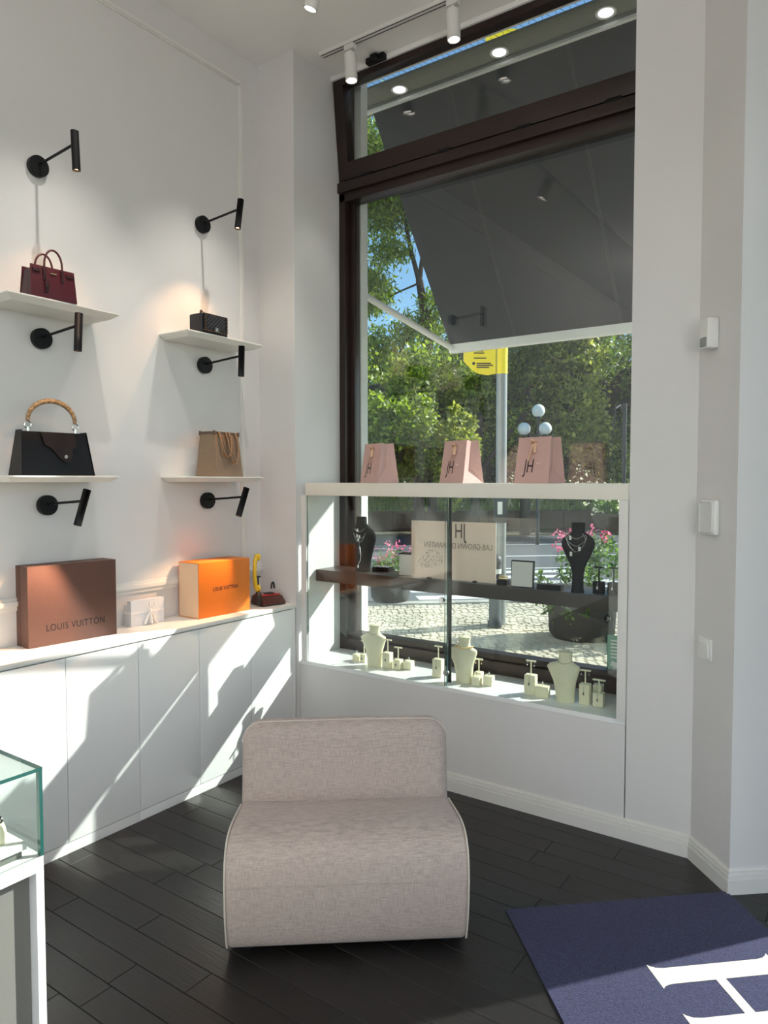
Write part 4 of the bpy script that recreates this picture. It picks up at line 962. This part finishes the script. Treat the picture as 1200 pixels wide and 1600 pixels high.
# low brown garden wall, grass bank and rail beyond the road
gw = thing('garden_wall', 'low brown wall along the far side of the road', 'wall', E(6.5, 21.6), RZ)
wm = mat('brown_wall', rgb(104, 72, 58), 0.9, var=0.25, scale=9, bump=0.2)
for k in range(14):
    B().box(0.01, 1.19, -0.12, 0.12, 0, 0.50, 0.01).done('wall_block', wm, gw, loc=(-9+k*1.2, 0, 0)); B().box(0.005, 1.195, -0.15, 0.15, 0.50, 0.57, 0.01).done('coping', kerbm if k % 99 == 98 else wm, gw, loc=(-9+k*1.2, 0, 0))
def blades(name, n_, u0, u1, n0, n1, z0, z1, h, m, label):
    V, F_ = [], []; r = np.random.default_rng(5)
    for _ in range(n_):
        f = r.random(); p = UX*(u0+(u1-u0)*r.random())+NX*(n0+(n1-n0)*f); z = z0+(z1-z0)*f
        a = r.random()*PI; d = Vector((math.cos(a), math.sin(a), 0))*0.03; hh = h*(0.5+r.random()); k = len(V)
        V += [tuple(p-d+Vector((0, 0, z))), tuple(p+d+Vector((0, 0, z))), tuple(p+d*r.normal()*2+Vector((0, 0, z+hh)))]; F_.append((k, k+1, k+2))
    me = bpy.data.meshes.new(name); me.from_pydata(V, [], F_); me.materials.append(m); o = bpy.data.objects.new(name, me); C.objects.link(o)
    o['kind'] = 'stuff'; o['label'] = label; o['category'] = 'grass'; return o
def leafmat(name, c1, c2, tr=0.45):
    m = bpy.data.materials.new(name); m.use_nodes = True; n = m.node_tree.nodes; l = m.node_tree.links; n.clear()
    o = n.new('ShaderNodeOutputMaterial'); mx = n.new('ShaderNodeMixShader'); mx.inputs[0].default_value = tr
    d = n.new('ShaderNodeBsdfPrincipled'); d.inputs['Roughness'].default_value = 0.45; t = n.new('ShaderNodeBsdfTranslucent')
    g = n.new('ShaderNodeNewGeometry'); rp = n.new('ShaderNodeValToRGB'); rp.color_ramp.elements[0].color = c1; rp.color_ramp.elements[1].color = c2
    l.new(g.outputs['Random Per Island'], rp.inputs[0]); l.new(rp.outputs[0], d.inputs['Base Color'])
    hs = n.new('ShaderNodeHueSaturation'); hs.inputs['Value'].default_value = 1.5; hs.inputs['Saturation'].default_value = 1.1; l.new(rp.outputs[0], hs.inputs['Color']); l.new(hs.outputs[0], t.inputs[0])
    l.new(d.outputs[0], mx.inputs[1]); l.new(t.outputs[0], mx.inputs[2]); l.new(mx.outputs[0], o.inputs[0]); MATS[name] = m; return m
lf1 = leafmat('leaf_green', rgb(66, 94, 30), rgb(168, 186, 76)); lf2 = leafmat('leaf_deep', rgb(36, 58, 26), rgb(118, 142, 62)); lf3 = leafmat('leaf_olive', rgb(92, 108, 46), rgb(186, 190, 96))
lfp = leafmat('leaf_planter', rgb(50, 84, 34), rgb(130, 158, 80)); pink = leafmat('petal_pink', rgb(214, 70, 120), rgb(244, 150, 180), 0.3); whitep = leafmat('petal_white', rgb(220, 214, 170), rgb(245, 242, 220), 0.3)
barkm = mat('bark', rgb(62, 50, 42), 0.9, var=0.3, scale=12, bump=0.4)
blades('grass', 9000, -4, 15, 22.0, 26.5, 0.35, 0.95, 0.22, leafmat('grass_blade', rgb(110, 130, 50), rgb(190, 190, 90)), 'sunlit grass bank behind the low brown wall')
struct(B().prism([E(-6, 21.9)[:2], E(18, 21.9)[:2], E(18, 27)[:2], E(-6, 27)[:2]], -0.02, 0.5).done('terrain_bank', MATS['far_verge']))

def leaf_mesh(name, pts, size, m, parent, seed=1, aspect=0.55, droop=0.0):
    """thousands of small pointed leaves, each its own folded blade, joined in one foliage part"""
    r = np.random.default_rng(seed); n_ = len(pts); P = np.asarray(pts, float)
    a = r.normal(size=(n_, 3)); a[:, 2] -= droop; a /= np.linalg.norm(a, axis=1, keepdims=True)
    c = r.normal(size=(n_, 3)); c = np.cross(a, c); c /= np.linalg.norm(c, axis=1, keepdims=True); nn = np.cross(a, c)
    s = size*r.uniform(0.6, 1.25, size=(n_, 1))
    v0 = P; v1 = P+a*s*0.5+c*s*aspect*0.5+nn*s*0.08; v2 = P+a*s; v3 = P+a*s*0.5-c*s*aspect*0.5+nn*s*0.08
    V = np.stack([v0, v1, v2, v3], 1).reshape(-1, 3)
    me = bpy.data.meshes.new(name); me.vertices.add(len(V)); me.vertices.foreach_set('co', V.ravel())
    me.loops.add(n_*4); me.polygons.add(n_); me.loops.foreach_set('vertex_index', np.arange(n_*4)); me.polygons.foreach_set('loop_start', np.arange(0, n_*4, 4)); me.update(calc_edges=True)
    me.materials.append(m); o = bpy.data.objects.new(name, me); C.objects.link(o)
    if parent: o.parent = parent
    o['kind'] = 'stuff'; return o
def blob_pts(c, rad, n_, shell=0.45, clump=10, spread=0.11):
    c = np.array(c); rad = np.array(rad); k = max(3, n_//clump)
    d = rng.normal(size=(k, 3)); d /= np.linalg.norm(d, axis=1, keepdims=True)
    q = shell+(1-shell)*rng.random((k, 1))**0.6; cc = c+d*rad*q
    idx = rng.integers(0, k, n_); return cc[idx]+rng.normal(size=(n_, 3))*rad.mean()*spread
def far(p, f=1.375): return (p[0]*f, p[1]*f, 1.5+(p[2]-1.5)*f)
def tree(name, label, cat, base, trunk, blobs, m, size, group=None, seed=1, core=None, aspect=0.55, droop=0.0, clump=10, spread=0.11):
    bx, by = base; t = thing(name, label, cat, (bx, by, -0.02), 0, group)
    if trunk:
        b = B()
        for pts, r0, r1 in trunk:
            pts = [Vector(p)-Vector((bx, by, -0.02)) for p in pts]; N = len(pts)
            b.tube(pts, [r0+(r1-r0)*k/(N-1) for k in range(N)], 9)
        b.done('trunk', barkm, t)
    pts = np.concatenate([blob_pts(np.array(c)-np.array((bx, by, -0.02)), r_, n_, clump=clump, spread=spread) for c, r_, n_ in blobs])
    leaf_mesh('foliage', pts, size, m, t, seed, aspect, droop)
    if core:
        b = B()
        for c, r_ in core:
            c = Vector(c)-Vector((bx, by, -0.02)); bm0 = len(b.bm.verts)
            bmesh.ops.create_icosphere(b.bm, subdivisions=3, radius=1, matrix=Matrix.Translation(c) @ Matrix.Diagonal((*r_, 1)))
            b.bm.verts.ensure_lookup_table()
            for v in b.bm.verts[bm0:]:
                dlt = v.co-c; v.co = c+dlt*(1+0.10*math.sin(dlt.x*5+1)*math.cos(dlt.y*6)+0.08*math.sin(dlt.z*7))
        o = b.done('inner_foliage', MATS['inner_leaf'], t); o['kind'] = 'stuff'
    return t
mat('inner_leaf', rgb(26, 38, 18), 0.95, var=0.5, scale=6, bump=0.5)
# tall feathery tree at the left of the view
tree('tall_tree', 'tall feathery tree beside the awning arm, blue sky between its branches', 'tree', (-11.39, 18.92),
     [([far(q) for q in P_], r0_*0.9, r1_*0.9) for P_, r0_, r1_ in [([(-8.28, 13.76, 0.395), (-8.33, 13.78, 2.0), (-8.45, 13.8, 4.64), (-8.58, 13.77, 5.6), (-8.64, 13.76, 5.95)], 0.17, 0.13), ([(-8.64, 13.76, 5.9), (-8.82, 13.65, 6.7), (-8.98, 13.58, 7.6), (-9.1, 13.5, 9)], 0.09, 0.04),
      ([(-8.64, 13.76, 5.9), (-8.60, 13.83, 6.5), (-8.75, 13.8, 7.6), (-8.8, 13.8, 9)], 0.09, 0.04), ([(-8.50, 13.8, 5.2), (-8.9, 13.6, 4.6), (-9.2, 13.4, 3.9)], 0.05, 0.03), ([(-8.63, 13.78, 5.9), (-9.0, 13.5, 5.7), (-9.5, 13.2, 5.4)], 0.04, 0.015), ([(-8.5, 13.8, 5.0), (-8.2, 14.0, 5.8), (-8.05, 14.1, 7)], 0.06, 0.03)]],
     [(far(c_), tuple(1.375*q for q in r_), int(n_*2.4)) for c_, r_, n_ in [((-9.35, 13.35, 7.6), (0.6, 0.5, 0.55), 1500), ((-8.75, 13.76, 7.8), (0.55, 0.5, 0.5), 1100), ((-9.5, 13.15, 5.75), (0.42, 0.4, 0.45), 1100), ((-9.2, 13.4, 6.6), (0.5, 0.4, 0.22), 420), ((-8.35, 13.95, 5.3), (0.35, 0.3, 0.5), 420), ((-9.4, 13.16, 4.4), (0.55, 0.5, 0.45), 700),
      ((-8.9, 13.7, 8.8), (1.3, 1.2, 0.7), 2600), ((-7.8, 14.3, 7.8), (0.8, 0.8, 0.8), 1500), ((-8.7, 13.7, 4.9), (0.5, 0.4, 0.25), 380), ((-9.8, 13.0, 8.6), (0.8, 0.8, 0.8), 1600)]], lf1, 0.19, seed=3, aspect=0.30, droop=1.0, clump=9, spread=0.30)
SH = 'green trees across the road'
def shrub(label, c, r_, n_, m, seed, trunkxy=None, base=None):
    b_ = base or (c[0], c[1]); tr_ = None
    if trunkxy:
        tr_ = [([(trunkxy[0], trunkxy[1], -0.02), (trunkxy[0]-0.05, trunkxy[1]+0.05, 1.5), (trunkxy[0]+0.1, trunkxy[1], c[2])], 0.16, 0.09), ([(trunkxy[0], trunkxy[1], 1.6), (trunkxy[0]+0.5, trunkxy[1]+0.3, 2.4), (trunkxy[0]+1.1, trunkxy[1]+0.7, c[2])], 0.08, 0.05)]
    rr = random.Random(seed); blobs = []
    for k in range(7):
        a = rr.uniform(0, 2*PI); q = rr.uniform(0.3, 0.85)
        blobs.append(((c[0]+r_[0]*q*math.cos(a), c[1]+r_[1]*q*math.sin(a), c[2]+r_[2]*rr.uniform(-0.6, 0.65)), tuple(x*rr.uniform(0.42, 0.62) for x in r_), int(n_*1.8)//7))
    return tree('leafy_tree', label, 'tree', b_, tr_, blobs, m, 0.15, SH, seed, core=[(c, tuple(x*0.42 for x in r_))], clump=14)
shrub('bright green tree low on the left, against the window frame', (-11.7, 16.3, 3.3), (1.7, 1.5, 2.0), 5200, lf1, 11)
shrub('sunlit green tree behind the bag nearest the window frame', (-10.6, 17.1, 3.2), (1.5, 1.4, 2.1), 5200, lf3, 12, (-9.62, 15.34))
shrub('low sunlit green bush in front of the tree by the window frame', (-9.9, 14.4, 2.3), (1.0, 0.9, 1.3), 3600, lf1, 21)
shrub('pale green bush beside the trunk behind the first two bags', (-9.0, 15.4, 2.0), (0.8, 0.8, 1.1), 2600, lf3, 22)
shrub('mid green tree behind the middle pink bag', (-9.9, 18.4, 3.3), (1.5, 1.4, 1.9), 4600, lf1, 13, (-9.0, 17.2))
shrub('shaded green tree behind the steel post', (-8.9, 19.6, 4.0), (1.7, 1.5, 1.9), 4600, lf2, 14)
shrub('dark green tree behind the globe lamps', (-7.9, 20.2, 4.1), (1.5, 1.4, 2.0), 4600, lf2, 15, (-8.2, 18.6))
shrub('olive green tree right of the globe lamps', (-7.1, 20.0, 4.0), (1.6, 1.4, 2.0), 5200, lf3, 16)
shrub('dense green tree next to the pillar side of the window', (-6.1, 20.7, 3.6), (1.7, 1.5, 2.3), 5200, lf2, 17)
for i, (c, r_) in enumerate([((-15.7, 20.9, 3.0), (2.4, 2.0, 3.0)), ((-13.8, 22.3, 3.2), (2.4, 2.0, 3.0)), ((-11.9, 23.6, 3.2), (2.4, 2.0, 3.2)), ((-10.0, 24.9, 3.4), (2.4, 2.0, 3.4)), ((-8.1, 26.2, 3.4), (2.4, 2.0, 3.4)), ((-6.2, 27.3, 3.4), (2.4, 2.0, 3.4)), ((-3.9, 28.6, 3.4), (2.4, 2.0, 3.4)), ((-1.6, 29.8, 3.4), (2.4, 2.0, 3.4))]):
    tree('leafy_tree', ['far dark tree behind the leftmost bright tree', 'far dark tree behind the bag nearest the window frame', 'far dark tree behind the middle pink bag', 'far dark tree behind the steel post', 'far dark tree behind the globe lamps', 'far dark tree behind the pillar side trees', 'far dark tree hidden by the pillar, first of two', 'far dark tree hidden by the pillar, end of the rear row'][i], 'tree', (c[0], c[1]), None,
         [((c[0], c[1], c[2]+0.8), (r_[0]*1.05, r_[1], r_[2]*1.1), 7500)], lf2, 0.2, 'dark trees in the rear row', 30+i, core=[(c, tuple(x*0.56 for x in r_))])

# ------------------------------------------------------------------ outside: street furniture
galv = mat('galvanised_steel', rgb(150, 152, 152), 0.45, 0.5, var=0.1, scale=8); yels = mat('yellow_sign', rgb(244, 222, 40), 0.5); dgrey = mat('dark_cast_iron', rgb(40, 46, 52), 0.5, 0.2)
t = thing('street_post', 'tall grey steel street post carrying a yellow sign', 'post', (-3.325, 6.92, -0.02), 35)
B().cyl((0, 0, 0), (0, 0, 6.6), 0.056, n=24).done('post', galv, t)
B().cyl((0, 0, 2.63), (0, 0, 2.93), 0.059, n=24).done('sign_sleeve', yels, t)
sg = B(); sg.prism([(-0.07, 2.63), (-0.07, 2.925)] + [(-0.12-0.22*math.sin(a*PI/2/8)**0.9, 2.93-0.0*a) for a in range(1, 4)] + [(-0.405, 2.90), (-0.405, 2.76)] + [(-0.39+0.02*k, 2.74-0.018*k) for k in range(1, 6)] + [(-0.24, 2.628), (-0.15, 2.615)], -0.006, 0.006, M=XZ)
spl = sg.done('sign_plate', yels, t, loc=(0, -0.03, 0), smooth=False)
b = B()
for x0, x1, z in ((-0.30, -0.20, 2.865), (-0.30, -0.19, 2.842), (-0.30, -0.17, 2.79), (-0.27, -0.12, 2.735), (-0.27, -0.10, 2.715), (-0.27, -0.14, 2.695)): b.box(x0, x1, -0.0380, -0.0362, z-0.006, z+0.006)
b.cyl((-0.30, -0.038, 2.735), (-0.30, -0.0362, 2.735), 0.016, n=14)
b.done('sign_print', inkd, spl, smooth=False, loc=(0, 0.03, 0))
B().box(-0.20, 0.40, -0.07, -0.05, 5.85, 6.10, 0.01).done('upper_sign', yels, t)
B().box(-0.085, 0.045, -0.12, -0.05, 1.08, 1.34, 0.01).done('control_box', dgrey, t); B().box(-0.055, -0.005, -0.124, -0.119, 1.17, 1.30, 0.002).done('box_label', tagm, t.children[-1])
t = thing('bollard', 'dark cast iron bollard at the foot of the steel post', 'bollard', (-3.30, 6.74, -0.02), 35)
B().lathe([(0.075, 0), (0.075, 0.06), (0.062, 0.08), (0.062, 0.66), (0.072, 0.67), (0.072, 0.70), (0.060, 0.73), (0.035, 0.755), (0.0, 0.76)], n=24, cap=False).done('bollard_post', dgrey, t); B().lathe([(0.0635, 0.56), (0.0635, 0.61)], n=24, cap=False).done('band', lime, t)
globem = mat('opal_globe', (0.82, 0.84, 0.80, 1), 0.3, coat=0.3)
t = thing('globe_lamp', 'street lamp with three white globes among the dark trees', 'street lamp', (-6.77, 16.06, -0.02), 35)
pm = B(); pm.cyl((0, 0, 0), (0, 0, 3.0), 0.045, 0.03, n=14)
for a in (100, 220, 340):
    c_, s_ = math.cos(R(a)), math.sin(R(a)); pm.tube([(0, 0, 2.35), (0.17*c_*1.6, 0.17*s_*1.6, 2.40), (0.31*c_, 0.31*s_, 2.48), (0.31*c_, 0.31*s_, 2.60)], 0.022, 8)
pm.done('lamp_post', dgrey, t)
B().sph((0, 0, 3.16), 0.155, u=24, v=16).done('globe', globem, t); B().cyl((0, 0, 2.98), (0, 0, 3.03), 0.07, n=16).done('globe_collar', dgrey, t)
for dx, dy in ((-0.325, 0.05), (0.155, -0.05), (0.19, 0.22)):
    B().sph((dx, dy, 2.74), 0.15, u=24, v=16).done('globe', globem, t); B().cyl((dx, dy, 2.56), (dx, dy, 2.61), 0.06, n=16).done('globe_collar', dgrey, t)
potm = mat('dark_planter', rgb(58, 52, 50), 0.8, var=0.2, scale=20)
def flower_pot(name, label, loc, prof, fol, blossoms, fm_, pm_, seed, cat='planter', extra=None, fsize=0.05, psize=0.028):
    t = thing(name, label, cat, loc, 0); B().lathe(prof, n=28, cap=True).done('pot', potm, t)
    leaf_mesh('foliage', np.concatenate([blob_pts(c, r_, n_, 0.2, 6) for c, r_, n_ in fol]), fsize, fm_, t, seed)
    leaf_mesh('blossoms', np.concatenate([blob_pts(c, r_, n_, 0.75, 5) for c, r_, n_ in blossoms]), psize, pm_, t, seed+1, aspect=0.9)
    if extra: extra(t)
    return t
flower_pot('flower_planter', 'large dark tub of pink flowers outside the pillar side of the window', (-2.40, 6.80, -0.02), [(0.27, 0), (0.31, 0.05), (0.33, 0.40), (0.35, 0.42), (0.35, 0.46), (0.31, 0.46)],
           [((0, 0, 0.66), (0.30, 0.28, 0.24), 900), ((0.1, 0, 0.85), (0.2, 0.2, 0.16), 350), ((-0.36, -0.1, 0.42), (0.10, 0.1, 0.2), 200), ((0.33, 0.2, 0.7), (0.25, 0.2, 0.2), 400), ((0.0, -0.24, 0.40), (0.34, 0.16, 0.12), 420), ((-0.05, -0.26, 0.26), (0.30, 0.12, 0.12), 160)], [((-0.05, -0.18, 0.40), (0.28, 0.16, 0.08), 420), ((-0.16, 0, 0.94), (0.16, 0.14, 0.12), 170), ((0.1, 0, 1.0), (0.16, 0.14, 0.10), 120)], lfp, pink, 51)
flower_pot('flower_planter', 'smaller planter of pale pink flowers outside beside the window frame bust', (-5.10, 7.45, -0.02), [(0.20, 0), (0.24, 0.05), (0.26, 0.28), (0.27, 0.30), (0.24, 0.30)],
           [((0, 0, 0.44), (0.32, 0.28, 0.18), 800)], [((0.0, 0, 0.62), (0.28, 0.24, 0.14), 260)], lfp, pink, 53)
flower_pot('flower_planter', 'leafy bowl planter with cream flowers beside the pink tub', (-1.72, 6.95, -0.02), [(0.22, 0), (0.27, 0.06), (0.30, 0.22), (0.27, 0.22)],
           [((0, 0, 0.46), (0.28, 0.26, 0.24), 700)], [((0.05, -0.1, 0.44), (0.24, 0.2, 0.2), 160)], lfp, whitep, 55)
def hb(t):
    B().cyl((0.05, 0.1, -1.24), (0.05, 0.1, 0.95), 0.018, n=10).tube([(0.05, 0.1, 0.85), (0.02, 0.05, 0.93), (0.0, 0.0, 0.90)], 0.010, 8).done('stand_post', dgrey, t)
    for a in (30, 150, 270): B().tube([(0.19*math.cos(R(a)), 0.19*math.sin(R(a)), 0.0), (0, 0, 0.90)], 0.003, 5).done('hanger', dgrey, t)
flower_pot('hanging_basket', 'hanging basket of white flowers near the pillar side of the window', (-1.93, 6.25, 1.22), [(0.05, -0.16), (0.14, -0.12), (0.19, -0.03), (0.20, 0.0), (0.18, 0.0)],
           [((0, 0, 0.06), (0.20, 0.18, 0.12), 520)], [((-0.03, -0.05, 0.08), (0.2, 0.18, 0.12), 170)], lfp, whitep, 57, 'hanging basket', hb)
# a dark car parked across the road, its nose showing by the window frame
t = thing('parked_car', 'small dark parked car with red and white roof far across the road', 'car', (-16.6, 24.0, -0.02), 30)
carm = mat('car_dark', rgb(34, 38, 46), 0.25, coat=0.6); glm = mat('car_glass', rgb(30, 36, 42), 0.1, coat=0.5)
side = [(-1.9, 0.30), (-1.95, 0.62), (-1.80, 0.86), (-1.15, 0.92), (-0.70, 1.34), (0.75, 1.38), (1.35, 0.95), (1.85, 0.88), (1.95, 0.60), (1.9, 0.30)]
b = B(); b.prism(side, -0.80, 0.80, 0.06, M=XZ); b.done('car_body', carm, t, ang=50)
B().prism([(-1.05, 0.95), (-0.66, 1.29), (0.70, 1.32), (1.20, 0.97)], -0.805, 0.805, M=XZ).done('window_band', glm, t)
B().box(-0.62, 0.68, -0.62, 0.62, 1.38, 1.44, 0.02).done('roof_panel', redp, t); B().box(-0.15, 0.25, -0.25, 0.25, 1.44, 1.54, 0.03).done('roof_sign', tagm, t)
for sx in (-1.2, 1.2):
    for sy in (-0.78, 0.78): B().cyl((sx, sy-0.09, 0.31), (sx, sy+0.09, 0.31), 0.31, n=24).done('wheel', blp, t)
for sy in (-0.5, 0.5): B().sph((-1.93, sy, 0.68), 0.10, (0.4, 1.3, 0.8)).done('headlight', tagm, t)
